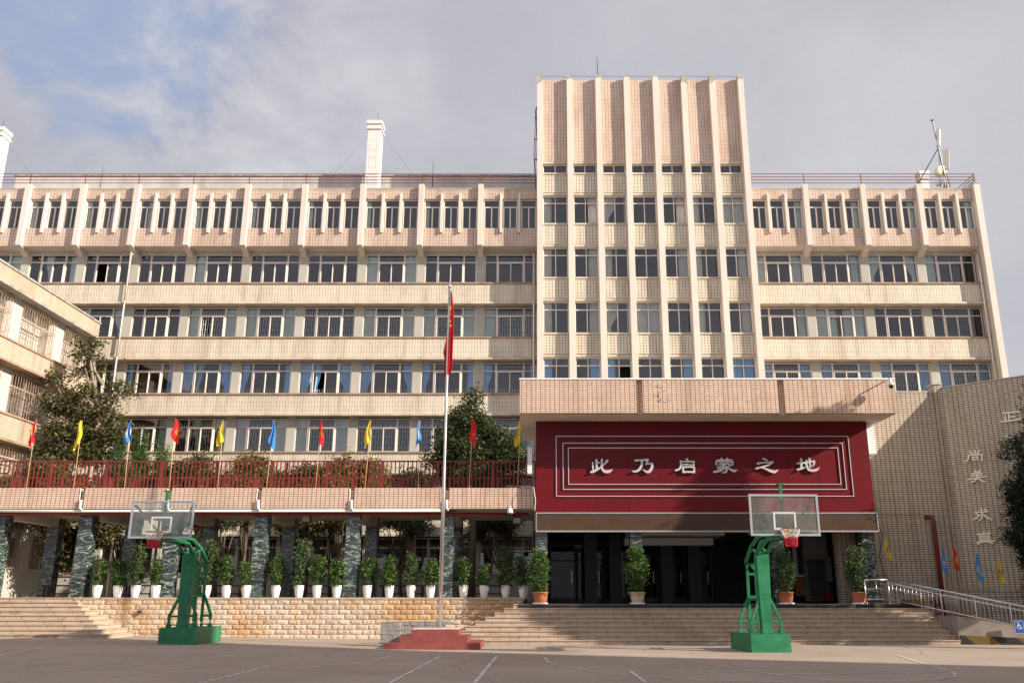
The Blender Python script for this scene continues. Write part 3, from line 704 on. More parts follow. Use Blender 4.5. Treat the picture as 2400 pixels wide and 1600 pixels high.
# ------------------------------------------------------------------ tower
tw = thing('tower_block', 'tall tower of the school with eight full height cream fins and pink tiled top', 'building', (6.2, 52, 0))
TY, TWY = 48.60, 48.84
ZT = zat(188, TY)
for i, x in enumerate(tower_fx):
    f = MB(); f.box(x - 0.175, x + 0.175, 48.25, 48.95, 1.0, ZT + 0.12); fo = obj('fin', f, 'fin', tw)
    c = MB()
    n = 7
    r = random.Random(i)
    hgt = 0.18 + 0.5 * r.random() if i in (0, 1, 5, 6, 7) else 0.16
    zt = ZT + 0.123
    c.prism([(x - 0.178, zt - hgt), (x - 0.06, zt - hgt * (0.6 + 0.5 * r.random())), (x + 0.08, zt - hgt * (0.5 + 0.6 * r.random())), (x + 0.178, zt - hgt * (0.3 + r.random())), (x + 0.178, zt + 0.02), (x - 0.178, zt + 0.02)],
            lambda u, v, tt: (u, tt, v), 48.245, 48.5)
    obj('fin_cap', c, 'fin_cap', tw)
trows = [('A', 387.7, 409.5, 'slot'), ('B', 461, 527, 'tower'), ('C', 581.5, 652.5, 'tower'), ('D', 708, 782, 'tower'), ('E', 838.6, 913, 'tower')]
TB = {'B': ['beige_l', 'beige_r', 'beige_tie', None, 'beige_r', 'beige_l', 'beige_both'], 'C': ['beige_l', 'beige_r', 'beige_l', None, 'beige_r', 'beige_l', 'beige_r'],
      'D': ['beige_l', 'beige_r', 'beige_tie', 'beige_both', None, 'beige_l', 'beige_r'], 'E': ['tblue_l', 'tblue_r', 'tblue_l', None, 'tblue_r', None, 'tblue_both'], 'A': [None] * 7}
it = MB(); xl, xr = tower_fx[0] - 0.17, tower_fx[-1] + 0.17
it.box(xl, xr, 52.6, 52.8, 1, 27); it.box(xl + .01, xl + .05, 48.98, 52.6, 1, 27); it.box(xr - .05, xr - .01, 48.98, 52.6, 1, 27)
for nm, a, b, k in trows: zt = zat(a, TWY); it.box(xl + .06, xr - .06, 48.97, 52.59, zt + 0.30, zt + 0.5)
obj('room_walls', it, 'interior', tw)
sh = MB(); sh.box(xl, xr, 58.8, 59.0, 0.5, ZT - 0.1); sh.box(xl, xl + 0.3, 52.8, 58.79, 0.5, ZT - 0.1); sh.box(xr - 0.3, xr, 52.8, 58.79, 0.5, ZT - 0.1)
sh.box(xl, xl + 0.02, 48.96, 52.8, 0.5, ZT - 0.1); sh.box(xr - 0.02, xr, 48.96, 52.8, 0.5, ZT - 0.1)
obj('shell', sh, 'pilaster', tw)
rf = MB(); rf.box(xl, xr, 48.97, 59, ZT - 0.4, ZT - 0.2); obj('roof', rf, 'roof', tw)
prev = ZT
for q, (nm, a, b, kind) in enumerate(trows):
    zh, zs = zat(a, TWY), zat(b, TWY)
    zl_ = zh + 0.16
    mt = 'pink_tile' if q == 0 else 'tower_tile'
    for i in range(7):
        x0, x1 = tower_fx[i] + 0.175, tower_fx[i + 1] - 0.175
        pn = MB(); pn.box(x0, x1, TY, 48.95, zl_, prev); obj('tile_panel', pn, mt, tw)
        ln = MB(); ln.box(x0, x1, TY + 0.02, 48.94, zh + 0.005, zl_ - 0.003); obj('lintel', ln, 'ledge', tw)
        ln = MB(); ln.box(x0, x1, TY - 0.05, 48.9, zs - 0.11, zs - 0.006); obj('sill', ln, 'ledge', tw)
        window(tw, kind, x0 + 0.004, x1 - 0.004, zs, zh, TWY, TB[nm][i])
    prev = zs - 0.113
for i in range(7):
    x0, x1 = tower_fx[i] + 0.175, tower_fx[i + 1] - 0.175
    pn = MB(); pn.box(x0, x1, TY, 48.95, 5.0, prev); obj('tile_panel', pn, 'tower_tile', tw)
# cable bundle on the tower's left edge
cb = MB(); xc = tower_fx[0] - 0.32
for k in range(4):
    pts = [(xc + 0.05 * k + 0.05 * math.sin(z * 1.3 + k), 49.3 + 0.02 * k, z) for z in [25.3 + 0.5 * j for j in range(12)]]
    pts += [(xc + 0.2, 49.25, 31.2)]
    cb.tube(pts, 0.02, 5)
for z in (27.3, 28.7, 30.2): cb.box(xc + 0.0, xc + 0.3, 49.2, 49.26, z, z + 0.06)
obj('cable_bundle', cb, 'dark_metal', tw)
sag = MB(); sag.tube([(tower_fx[0] - .1 + (tower_fx[-1] - tower_fx[0]) * i / 28, 48.6, ZT + 0.22 + 0.05 * abs(math.sin(i * math.pi / 4))) for i in range(29)], 0.012, 4); obj('lightning_wire', sag, 'dark_metal', tw)

# ------------------------------------------------------------------ roof railings, chimneys, rods, antenna mast
def roof_rail(name, label, xs, y, z0, z1, ret=None):
    rt = thing(name, label, 'railing', ((xs[0] + xs[-1]) / 2, y, z0))
    for k in range(4):
        z = z0 + 0.14 + (z1 - z0 - 0.14) * k / 3
        rl = MB(); pts = [(xs[0], y, z), (xs[-1], y, z)]
        if ret: pts.append((xs[-1] - 0.2, ret, z))
        for a, b in zip(pts, pts[1:]): rl.tube([a, b], 0.022, 6)
        obj('rail', rl, 'roof_rail', rt)
    for x in xs[1:]:
        p = MB(); p.box(x - 0.02, x + 0.02, y - 0.02, y + 0.02, z0 + 0.008, z1 + 0.02); obj('post', p, 'roof_rail', rt)
    return rt
zr0, zr1 = 25.52, zat(408, 49.05)
roof_rail('roof_railing', 'thin dark red four bar roof railing above the left classroom wing', [-37.5] + LX[:-1] + [tower_left - 0.1], 49.05, zr0, zr1)
roof_rail('roof_railing', 'thin dark red four bar roof railing above the right wing, turning back at its end', [tower_right + 0.05] + RX[1:4] + [xat(2283, 415, 49.05)], 49.05, 25.52, zr1, ret=55)
def chimney(label, x, y, w, d, ztop):
    c = thing('chimney', label, 'chimney', (x, y, 25.15), group='white roof chimneys')
    b = MB(); b.box(x - w / 2, x + w / 2, y, y + d, 25.15, ztop - 0.62); obj('shaft', b, 'chimney', c)
    k = MB(); k.box(x - w / 2 - .07, x + w / 2 + .07, y - .07, y + d + .07, ztop - .617, ztop - .45); k.box(x - w / 2 - .02, x + w / 2 + .02, y - .02, y + d + .02, ztop - .447, ztop - .25); k.box(x - w / 2 - .09, x + w / 2 + .09, y - .09, y + d + .09, ztop - .247, ztop); obj('cap', k, 'chimney', c)
    z = 26.5
    while z < ztop - 1.6:
        q = MB()
        q.box(x - w * .30, x + w * .30, y - .010, y - .002, z, z + .03); q.box(x - w * .30, x + w * .30, y - .010, y - .002, z + .72, z + .75)
        q.box(x - w * .30, x - w * .30 + .03, y - .010, y - .002, z + .033, z + .717); q.box(x + w * .30 - .03, x + w * .30, y - .010, y - .002, z + .033, z + .717); z += 1.22
        obj('panel_moulding', q, 'chimney', c)
    rd = MB(); rd.tube([(x + .1, y + d / 2, ztop), (x + .1, y + d / 2, ztop + .8)], .012, 5); obj('lightning_rod', rd, 'dark_metal', c)
    gw = MB()
    for sx in (-1, 1): gw.tube([(x + sx * w / 2, y + d / 2, ztop - .8), (x + sx * (w / 2 + 3.0), y + d / 2, 26.3)], .005, 4)
    obj('guy_wire', gw, 'dark_metal', c)
    return c
chimney('square white chimney in the middle of the left roof, wired down both sides', xat(878, 300, 51), 51, .82, .9, zat(283, 51))
chimney('square white chimney at the far left edge of the roof, cut by the frame', xat(8, 300, 51) - .45, 51, .9, .85, zat(298, 51))
chimney('small white chimney behind the railing beside the antenna mast', xat(2166, 410, 57), 57, .55, .6, zat(401, 57))
def rod(label, px, py0, py1, Y):
    p0, p1 = at(px, py1, Y), at(px, py0, Y)
    r_ = thing('lightning_rod', label, 'rod', (p0.x, Y, p0.z), group='lightning rods on the roofs')
    b = MB(); b.tube([(p0.x, Y, p0.z), (p0.x, Y, p1.z)], [.018, .008], 5); obj('rod', b, 'dark_metal', r_)
    f = MB(); f.tube([(p0.x, Y, p0.z - .6), (p0.x, Y, p0.z + .02)], .035, 6); obj('foot', f, 'roof_rail', r_)
rod('thin dark lightning rod on the roof left of the middle chimney', 236, 386, 430, 51.5)
rod('thin dark lightning rod on the roof just right of the middle chimney', 1014, 374, 418, 51.5)
b = MB(); p0 = at(1401, 182, 48.5); b.tube([(p0.x, 48.5, p0.z - .3), (p0.x - .02, 48.5, zat(132, 48.5))], [.03, .014], 6)
tag(obj('lightning_rod', b, 'dark_metal', None, base=(p0.x, 48.5, p0.z)), 'tall lightning rod standing on the third fin of the tower', 'rod', 'lightning rods on the roofs')

YA = 51.2
am = thing('antenna_mast', 'steel antenna mast with white panels and drum dishes at the right roof end', 'antenna', tuple(at(2227, 462, YA)))
def zp(x, y): return at(2120 + x / 7.84, 260 + y / 7.84, YA)
b = MB(); base = Vector(am.location); top = zp(512, 185); b.tube([base, zp(690, 1000), zp(620, 680), top], [.07, .06, .05, .04], 8); b.tube([top, zp(480, 25)], .01, 5); b.lathe([(.09, 0), (.12, .05), (.05, .09)], tuple(top), 8); obj('mast', b, 'galv', am)
b = MB(); b.tube([zp(610, 700), zp(300, 1370) + Vector((0, 1.5, 0))], .035, 6); b.tube([zp(630, 700), zp(665, 1480)], .03, 6); b.tube([zp(760, 1150), zp(840, 1400)], .06, 6); obj('brace', b, 'galv', am)
def panel(cx, y0, y1, w, d, ang, name='panel_antenna'):
    p0, p1 = zp(cx, y1), zp(cx, y0); b = MB(); c, s_ = math.cos(ang), math.sin(ang)
    def pt(u, v, p): return (p.x + u * c - v * s_, p.y + u * s_ + v * c, p.z)
    b.hexa([pt(-w / 2, 0, p0), pt(w / 2, 0, p0), pt(w / 2, d, p0), pt(-w / 2, d, p0)], [pt(-w / 2, 0, p1), pt(w / 2, 0, p1), pt(w / 2, d, p1), pt(-w / 2, d, p1)])
    o = obj(name, b, 'antenna', am); return o
panel(655, 345, 650, .34, .22, R(55)); panel(762, 705, 1060, .38, .22, R(-28))
def drum(cx, cy, r, dep, dirv, mt='dish'):
    p = zp(cx, cy); d = Vector(dirv).normalized(); b = MB()
    b.tube([p + d * 0.0, p - d * dep * .1, p - d * dep], [r * .98, r, r * .92], 20); o = obj('drum_dish', b, 'antenna', am)
    k = MB(); k.tube([p + d * .03, p + d * .004], [r * .2, r * .96], 20); obj('dish_cover', k, mt, am)
drum(690, 1095, .34, .4, (.25, -1, -.1)); drum(745, 1300, .33, .12, (1, -.5, 0), 'antenna'); drum(660, 1320, .16, .3, (.3, -1, 0), 'antenna')
b = MB()
for k in range(6): b.beam(zp(690 + k * 30, 1480), zp(720 + ((k * 67) % 130), 1390), .04)
b.box(base.x - .5, base.x + .5, YA - .3, YA + .3, 25.36, 25.5)
obj('base_frame', b, 'dark_metal', am)

# ------------------------------------------------------------------ left side building
sb = thing('side_building', 'cream side building at the left edge with barred windows and tiled floor bands', 'building', (-29, 40, 0))
XE, XW_ = -24.4, -24.95
bands = [(15.36, 16.1), (11.97, 12.85), (8.45, 9.5), (5.10, 6.15)]
for z0, z1 in bands:
    b = MB(); b.box(XW_ - 8, XE, 29, 47.2, z0, z1); obj('tile_band', b, 'left_tile', sb)
    b = MB(); b.box(XW_ - 8, XE + .06, 28.95, 47.26, z1 + .003, z1 + .09); b.box(XW_ - 8, XE + .05, 28.97, 47.24, z0 - .12, z0 - .003); obj('band_trim', b, 'fin_cap' if z1 > 16 else 'sill', sb)
bays = [(33.0, 35.6), (36.9, 39.7), (40.9, 43.6), (44.8, 47.0)]
tops = [(12.945, 15.235), (9.595, 11.845), (6.245, 8.325), (2.70, 4.975)]
for z0, z1 in tops:
    y = 29.0
    for a, bb in bays + [(47.15, 47.15)]:
        if a > y: each('wall', [(XW_ - 8, XW_, y, a, z0, z1)], 'left_wall', sb)
        y = bb
    for a, bb in bays:
        b = MB(); xg = XW_ - 0.1
        b.box(xg - .04, xg + .04, a, bb, z0 + .002, z0 + .07); b.box(xg - .04, xg + .04, a, bb, z1 - .07, z1 - .002); b.box(xg - .04, xg + .04, a, bb, z0 + 1.5, z0 + 1.56)
        for yy in (a + .035, (a + bb) / 2, bb - .035): b.box(xg - .035, xg + .035, yy - .03, yy + .03, z0 + .072, z1 - .072)
        wo_ = obj('window', b, 'frame', sb)
        p = MB(); p.quad((xg, a, z0), (xg, bb, z0), (xg, bb, z1), (xg, a, z1)); po = obj('pane', p, 'glass', sb); po.parent = wo_
        c = MB(); c.box(xg - .6, xg - .5, a - .05, bb + .05, z0, z1); co = obj('blind', c, 'curtain_beige' if (a + z0) % 2 > 1 else 'interior', sb); co.parent = wo_
        gmb = MB(); xb = XW_ + 0.12; n = 13
        for k in range(n + 1):
            yy = a - .1 + (bb - a + .2) * k / n; gmb.box(xb - .012, xb + .012, yy - .012, yy + .012, z0 + .05, z1 - .02)
        for zz in (z0 + .06, z0 + 1.45, z1 - .05): gmb.box(xb - .016, xb + .016, a - .1, bb + .1, zz, zz + .03)
        for k in range(n):
            yy = a - .1 + (bb - a + .2) * k / n; zz = z0 + .5 + .35 * (k % 3); gmb.box(xb - .01, xb + .01, yy, yy + (bb - a + .2) / n, zz, zz + .02)
        go = obj('bars', gmb, 'rust_bars', sb); go.parent = wo_
b = MB(); b.box(XW_ - 8, XW_, 29, 47.15, 0, 2.697); obj('base_wall', b, 'pier', sb)
b = MB(); b.box(XW_ - 7.9, XE - .1, 29.1, 47.1, 16.1, 16.14); obj('roof', b, 'roof', sb)
b = MB(); b.box(XW_ - 8.2, XW_ - 8.003, 29, 47.15, 0, 16.0); obj('rear_wall', b, 'left_wall', sb)
dpb = MB(); dpb.tube([(XW_ + .1, 47.4, 1.4), (XW_ + .1, 47.4, 9)], .07, 8); obj('drainpipe', dpb, 'white_pipe', sb, True)

# ------------------------------------------------------------------ colonnade with roof deck
FY = 32.30
CXS = [xat(p, 1150, FY) for p in (-12, 193.5, 397, 607.5, 825, 1047)] + [-0.02]
cn = thing('colonnade', 'covered walkway with green marble columns and salmon tiled fascia left of the porch', 'walkway', (-11, 34.5, TZ))
FZ0, FZ1 = zat(1191, FY), zat(1143, FY)
edges = [-22.0] + CXS
for a, b_ in zip(edges, edges[1:]):
    x0 = a + (0.10 if a != -22.0 else 0); x1 = b_ - 0.10
    p = MB(); p.box(x0, x1, FY, FY + 0.28, FZ0, FZ1); obj('fascia', p, 'salmon_tile', cn)
for x in CXS[:-1]:
    gp = MB(); gp.box(x - .098, x + .098, FY + .16, FY + .26, FZ0 + .002, FZ1 - .06); obj('fascia_joint', gp, 'salmon_tile', cn)
d = MB(); d.box(-22.0, -.12, FY + .283, 37.4, FZ0 + .01, FZ1 - .1); obj('roof_deck', d, 'soffit', cn)
for x in CXS[:-1]:
    bmz = MB(); bmz.box(x - .22, x + .22, 33.4, 37.2, FZ0 - .3, FZ0 + .007); obj('cross_beam', bmz, 'soffit', cn)
for x in CXS[:-1]:
    for y0 in (32.84, 36.6):
        c = MB(); c.box(x - .24, x + .24, y0, y0 + .48, TZ, FZ0 + .004); obj('column', c, 'marble', cn)
for x in CXS[:-1]:
    pp = MB(); pp.tube([(x + .02, FY - .06, FZ0 + .30), (x + .02, FY - .05, FZ0 + .02), (x + .06, FY + .02, FZ0 - .06)], .05, 8); pp.tube([(x - .06, FY - .012, FZ0 + .02), (x - .06, FY - .012, FZ1 - .05)], .014, 6); obj('spout_pipe', pp, 'white_pipe', cn, True)
pp = MB(); pp.tube([(-22.0, FY + .05, FZ0 - .06), (-16.6, FY + .05, FZ0 - .09), (-3.3, FY + .05, FZ0 - .06)], .05, 8)
for k in range(9):
    x = -20.5 + k * 2.1; pp.tube([(x, FY + .05, FZ0 - .02), (x, FY + .05, FZ0 + .12)], .012, 4)
obj('drain_pipe', pp, 'white_pipe', cn, True)
pp = MB(); pp.tube([(-22.0, 32.66, FZ0 - .17), (-.3, 32.66, FZ0 - .16)], .05, 8); obj('sprinkler_pipe', pp, 'red_hydrant', cn, True)

def bar_rail(label, y, x0, x1, braces):
    rt = thing('bar_railing', label, 'railing', ((x0 + x1) / 2, y, FZ1 - .1), group='red railings on the walkway roof')
    z0, z1 = FZ1 - .1, zat(1079, 32.56)
    tp = MB(); tp.box(x0, x1, y - .03, y + .03, z1 - .05, z1); obj('top_rail', tp, 'rail_red', rt)
    br = MB(); n = int((x1 - x0) / .155)
    for i in range(n + 1):
        x = x0 + (x1 - x0) * i / n
        if i % 13 == 0:
            p = MB(); p.box(x - .055, x + .055, y - .045, y + .045, z0, z1 - .052); obj('post', p, 'rail_red', rt)
        else: br.box(x - .019, x + .019, y - .015, y + .015, z0 + .04, z1 - .052)
    obj('bars', br, 'rail_red', rt)
    lo = MB(); lo.box(x0, x1, y - .012, y + .012, z0 + .10, z0 + .14); obj('bottom_rail', lo, 'rail_red', rt)
    for x in braces:
        b = MB(); b.beam((x, y + .06, z1 - .06), (x - .16, y + .5, z0 + .0), .07); obj('brace', b, 'rail_red', rt)
bar_rail('red bar railing along the front edge of the walkway roof, flags tied to it', 32.56, -21.9, -.05, [-15.5, -12.5, -9.2, -6.2])
bar_rail('red bar railing along the rear edge of the walkway roof, behind the front one', 37.25, -21.9, -.05, [])

# ------------------------------------------------------------------ stairs and retaining wall
def stair(name, label, xl_fn, xr_fn, ytop, ztop, yback, n=9, z0=0.0):
    s = thing(name, label, 'stairs', ((xl_fn(n - 1) + xr_fn(n - 1)) / 2, ytop - 1.2, 0))
    rh = (ztop - z0) / n; tr = MB(); ed = MB()
    for k in range(n):
        yf = ytop - 0.3 * (n - 1 - k)
        tr.box(xl_fn(k), xr_fn(k), yf, yback, z0 + rh * k + (-z0 if k == 0 else .002), z0 + rh * (k + 1) - .044)
        tr.box(xl_fn(k) - .012, xr_fn(k) + .012, yf - .028, yback - .003, z0 + rh * (k + 1) - .030, z0 + rh * (k + 1))
        ed.box(xl_fn(k) + .004, xr_fn(k) - .004, yf + .002, yback - .006, z0 + rh * (k + 1) - .0435, z0 + rh * (k + 1) - .0305)
    obj('steps', tr, 'slabs', s); obj('tread_joint', ed, 'step_edge', s)
    return s
stair('stone_stairs', 'beige stone stairs at the left edge, rising beside the rock faced wall', lambda k: -28, lambda k: -16.35 + .3 * (8 - k), 32.6, TZ, 32.75, z0=.12)
stair('stone_stairs', 'wide beige stone stairs leading up to the dark entrance porch', lambda k: -.80 - .3 * (8 - k), lambda k: 13.2, 31.5, PZ, 32.44)
rwall = thing('retaining_wall', 'rock faced tan stone retaining wall under the row of potted plants', 'wall', (-8.4, 32.6, 0))
b = MB(); b.box(-16.35, -.46, 32.63, 32.76, 0, TZ - .075); obj('backing', b, 'stone_joint', rwall)
b = MB(); nrow = 8; bh = (TZ - .075) / nrow
rr = random.Random(3)
for r_ in range(nrow):
    x = -16.35 + (0.0 if r_ % 2 == 0 else -.22)
    while x < -.5:
        x0, x1 = max(x, -16.35) + .003, min(x + .435, -.46) - .003
        z0, z1 = r_ * bh + .003, (r_ + 1) * bh - .003; x += .435
        if x1 - x0 < .06: continue
        nx, nz = 6, 4; vs = []; fs = []
        for j in range(nz + 1):
            for i in range(nx + 1):
                e = (i in (0, nx)) or (j in (0, nz))
                y = 32.6 if e else 32.6 - .014 - rr.random() * .020
                vs.append((x0 + (x1 - x0) * i / nx + (0 if e else rr.uniform(-.012, .012)), y, z0 + (z1 - z0) * j / nz + (0 if e else rr.uniform(-.008, .008))))
        for j in range(nz):
            for i in range(nx): q = j * (nx + 1) + i; fs.append((q, q + 1, q + nx + 2, q + nx + 1))
        o_ = len(vs)
        vs += [(x0, 32.64, z0), (x1, 32.64, z0), (x1, 32.64, z1), (x0, 32.64, z1)]
        fs += [(0, o_, o_ + 1, nx), (nz * (nx + 1), nz * (nx + 1) + nx, o_ + 2, o_ + 3)]
        b.add(vs, fs)
obj('stone_blocks', b, 'stone', rwall)
b = MB(); b.box(-16.35, -.45, 32.57, 33.4, TZ - .07, TZ); obj('coping', b, 'slabs', rwall)
b = MB(); hp = at(326, 1433, 32.5); b.box(hp.x - .055, hp.x + .055, 32.48, 32.56, hp.z - .07, hp.z + .06); obj('weep_hole', b, 'dark_metal', rwall)

# ------------------------------------------------------------------ entrance porch
po = thing('entrance_porch', 'entrance porch with salmon tiled canopy, marble columns and dark lobby', 'porch', (6, 33, PZ))
PF, PS = 30.45, 32.05
cz0, cz1 = zat(967, PF), zat(889, PF)
cxl, cxr = xat(1218, 930, PF), xat(2100, 930, PF)
g1, g2 = xat(1499, 930, PF), xat(1831, 930, PF)
for a, b_ in ((cxl, g1 - .11), (g1 + .11, g2 - .11), (g2 + .11, cxr)):
    p = MB(); p.box(a, b_, PF, PF + .3, cz0, cz1); obj('canopy_fascia', p, 'salmon_tile', po)
for x in (g1, g2):
    p = MB(); p.box(x - .108, x + .108, PF + .15, PF + .28, cz0 - .05, cz1 - .02); obj('canopy_joint', p, 'salmon_tile', po)
p = MB(); p.box(cxl - .02, cxr + .02, PF - .02, PF + .33, cz1 + .003, cz1 + .05); obj('canopy_coping', p, 'white_paint', po)
p = MB(); p.box(cxl, cxr, PF + .303, 36.0, cz0 + .004, cz0 + .5); obj('canopy_soffit', p, 'soffit', po)
each('canopy_side', [(cxl, cxl + .25, PF + .303, 36.0, cz0 + .503, cz1), (cxr - .25, cxr, PF + .303, 34.1, cz0 + .503, cz1)], 'salmon_tile', po)
sxl, sxr = xat(1256, 1100, 32.0), xat(2041, 1100, 32.0)
each('upper_wall', [(sxl, sxr, 32.1, 46.5, cz0 - .02, cz0 + .9), (sxl, sxl + .2, 32.1, 46.5, 4.4, cz0 - .023), (sxr - .2, sxr, 32.1, 46.5, 4.4, cz0 - .023), (sxl + .21, sxr - .21, 32.1, 32.3, 3.75, cz0 - .023)], 'left_wall', po)
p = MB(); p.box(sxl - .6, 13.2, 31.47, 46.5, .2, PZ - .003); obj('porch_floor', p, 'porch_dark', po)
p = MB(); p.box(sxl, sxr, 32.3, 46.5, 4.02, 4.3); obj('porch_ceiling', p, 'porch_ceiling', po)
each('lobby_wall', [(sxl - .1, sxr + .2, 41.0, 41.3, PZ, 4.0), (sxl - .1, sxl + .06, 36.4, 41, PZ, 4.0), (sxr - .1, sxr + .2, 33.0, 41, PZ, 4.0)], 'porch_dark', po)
colpx = [(1269, 1330), (1493, 1330), (1827, 1330), (2041, 1330)]
for px_, py_ in colpx:
    x = xat(px_, py_, 32.1); c = MB(); c.box(x - .21, x + .21, 32.08, 32.5, PZ, 4.02); co = obj('column', c, 'marble', po)
    k = MB(); zb = zat(1273, 32.08); k.box(x - .216, x + .216, 32.072, 32.5, zb - .05, zb); bo = obj('column_band', k, 'dark_metal', po); bo.parent = co
for x in (2.2, 3.2, 5.3, 6.4, 9.6):
    c = MB(); c.box(x - .25, x + .25, 37.0, 37.5, PZ, 4.02); obj('inner_column', c, 'porch_dark', po)
p = MB(); b0, b1 = xat(1465, 1265, 36.0), xat(1672, 1265, 36.0); p.box(b0, b1, 36.0, 36.6, 3.42, 3.70); p.box(b0 + .1, b1 + .3, 35.2, 36.9, 3.74, 4.0); obj('pale_beam', p, 'beam_pale', po)
for k in range(6):                # glazed lobby doors deep in the porch
    x0 = .55 + k * 1.15
    p = MB(); p.box(x0, x0 + .06, 38.6, 38.66, PZ, 3.6); p.box(x0 + 1.04, x0 + 1.10, 38.6, 38.66, PZ, 3.6); p.box(x0 + .062, x0 + 1.038, 38.6, 38.66, 3.52, 3.6); p.box(x0 + .062, x0 + 1.038, 38.6, 38.66, PZ + .01, PZ + .22); p.box(x0 + .062, x0 + 1.038, 38.6, 38.66, 2.9, 2.96)
    dr_ = obj('glazed_door', p, 'dark_metal', po)
    p = MB(); p.quad((x0 + .06, 38.63, PZ + .2), (x0 + 1.04, 38.63, PZ + .2), (x0 + 1.04, 38.63, 3.54), (x0 + .06, 38.63, 3.54)); o = obj('pane', p, 'lobby_glass', po); o.parent = dr_
    p = MB(); p.tube([(x0 + .92, 38.56, 2.0), (x0 + .92, 38.56, 2.5)], .02, 6); o = obj('handle', p, 'steel', po); o.parent = dr_
# right-hand bay details
def pbox(name, px0, px1, py0, py1, Y, d, m):
    a, c = at(px0, py1, Y), at(px1, py0, Y); q = MB(); q.box(a.x, c.x, Y, Y + d, a.z, c.z); return obj(name, q, m, po)
pbox('pale_wall', 1895, 1935, 1246, 1408, 37.2, .4, 'porch_ceiling')
pbox('inner_door', 1866, 1892, 1352, 1396, 37.6, .1, 'door_orange')
q = pbox('inner_window', 1864, 1890, 1282, 1346, 37.62, .06, 'porch_dark')
for a_ in (1862, 1887): pbox('window_jamb', a_, a_ + 4, 1281, 1350, 37.55, .05, 'beam_pale')
pbox('window_sill', 1862, 1892, 1346, 1351, 37.5, .06, 'beam_pale')
pbox('notice_stand', 1900, 1930, 1310, 1405, 36.6, .06, 'dark_metal')
pbox('white_cabinet', 1936, 1947, 1305, 1362, 36.8, .2, 'porch_ceiling')
pbox('red_box', 1938, 1952, 1382, 1407, 36.2, .3, 'red_hydrant')
for a_ in (1988, 1995):
    q = MB(); u, v = at(a_, 1316, 36.0), at(a_ + 1, 1350, 36.0); q.tube([u, v], .02, 6); obj('door_handle', q, 'steel', po)
pbox('ceiling_lamp', 1347, 1364, 1276, 1284, 38.5, .2, 'porch_ceiling')
p = MB(); a, c = at(1236, 1109, 31.9), at(1247, 1048, 31.9); p.box(a.x, c.x, 31.9, 32.5, a.z, c.z); obj('wall_box', p, 'white_paint', po)
p = MB(); a, c = at(2032, 1063, 32.25), at(2048, 997, 32.25); p.box(a.x + .05, c.x, 32.25, 33.5, a.z, c.z); obj('wall_box', p, 'white_paint', po)

rg = random.Random(4)
for pcx in (1553, 1668, 1762):
    p = MB()
    for _ in range(16):
        a0 = at(pcx + rg.uniform(-22, 22), 925 + rg.uniform(-20, 22), PF); an = rg.uniform(0, 3.14); ln_ = rg.uniform(.06, .22)
        a1 = a0 + Vector((math.cos(an) * ln_, 0, math.sin(an) * ln_ * .6)); w_ = rg.uniform(.006, .02)
        nv = Vector((-math.sin(an), 0, math.cos(an))) * w_
        p.add([(v.x, PF - .003, v.z) for v in (a0 - nv, a1 - nv * .3, a1 + nv * .3, a0 + nv)], [(0, 1, 2, 3)])
    tag(obj('glue_residue', p, 'dark_metal' if pcx == 1553 else 'ledge', po), kind='stuff')
p = MB(); a = at(1237, 1152, 32.2); p.tube([(a.x - .25, 32.25, FZ1 + .03), (a.x, 32.2, FZ1 + .05), (a.x + .22, 31.95, FZ1 - .02), (a.x + .28, 31.93, FZ1 - .5), (a.x + .25, 31.93, FZ0 - .1)], .012, 6); obj('loose_cable', p, 'white_pipe', po)

# red sign board
sz0, sz1 = zat(1199, 32.0), zat(988, 32.0)
sg = thing('sign_board', 'large red panelled sign board with silver frames and six silver characters', 'sign', ((sxl + sxr) / 2, 32, sz0))
p = MB(); p.box(sxl, sxr, 32.0, 32.095, sz0, cz0 - .003); obj('panel', p, 'red_panel', sg)
p = MB()
for px_ in (1325, 1400, 1474, 1549, 1623, 1697, 1772, 1845, 1918, 1993):
    x = xat(px_, 1090, 32); p.box(x - .008, x + .008, 31.994, 31.9985, sz0 + .01, cz0 - .01)
for py_ in (1048, 1121):
    z = zat(py_, 32); p.box(sxl + .01, sxr - .01, 31.9955, 31.9975, z - .008, z + .008)
obj('panel_seams', p, 'seam', sg)
for (l, r_, t_, b_) in ((1303, 1995, 1021, 1163), (1319, 1980, 1037, 1147), (1331.5, 1968, 1048.5, 1135)):
    x0, x1 = xat(l, 1092, 31.96), xat(r_, 1092, 31.96); z1, z0 = zat(t_, 31.96), zat(b_, 31.96); w = .024
    p = MB(); p.box(x0, x1, 31.955, 31.992, z0, z0 + w); p.box(x0, x1, 31.955, 31.992, z1 - w, z1); p.box(x0, x0 + w, 31.956, 31.991, z0 + w + .001, z1 - w - .001); p.box(x1 - w, x1, 31.956, 31.991, z0 + w + .001, z1 - w - .001)
    obj('inlay_frame', p, 'sign_char', sg)
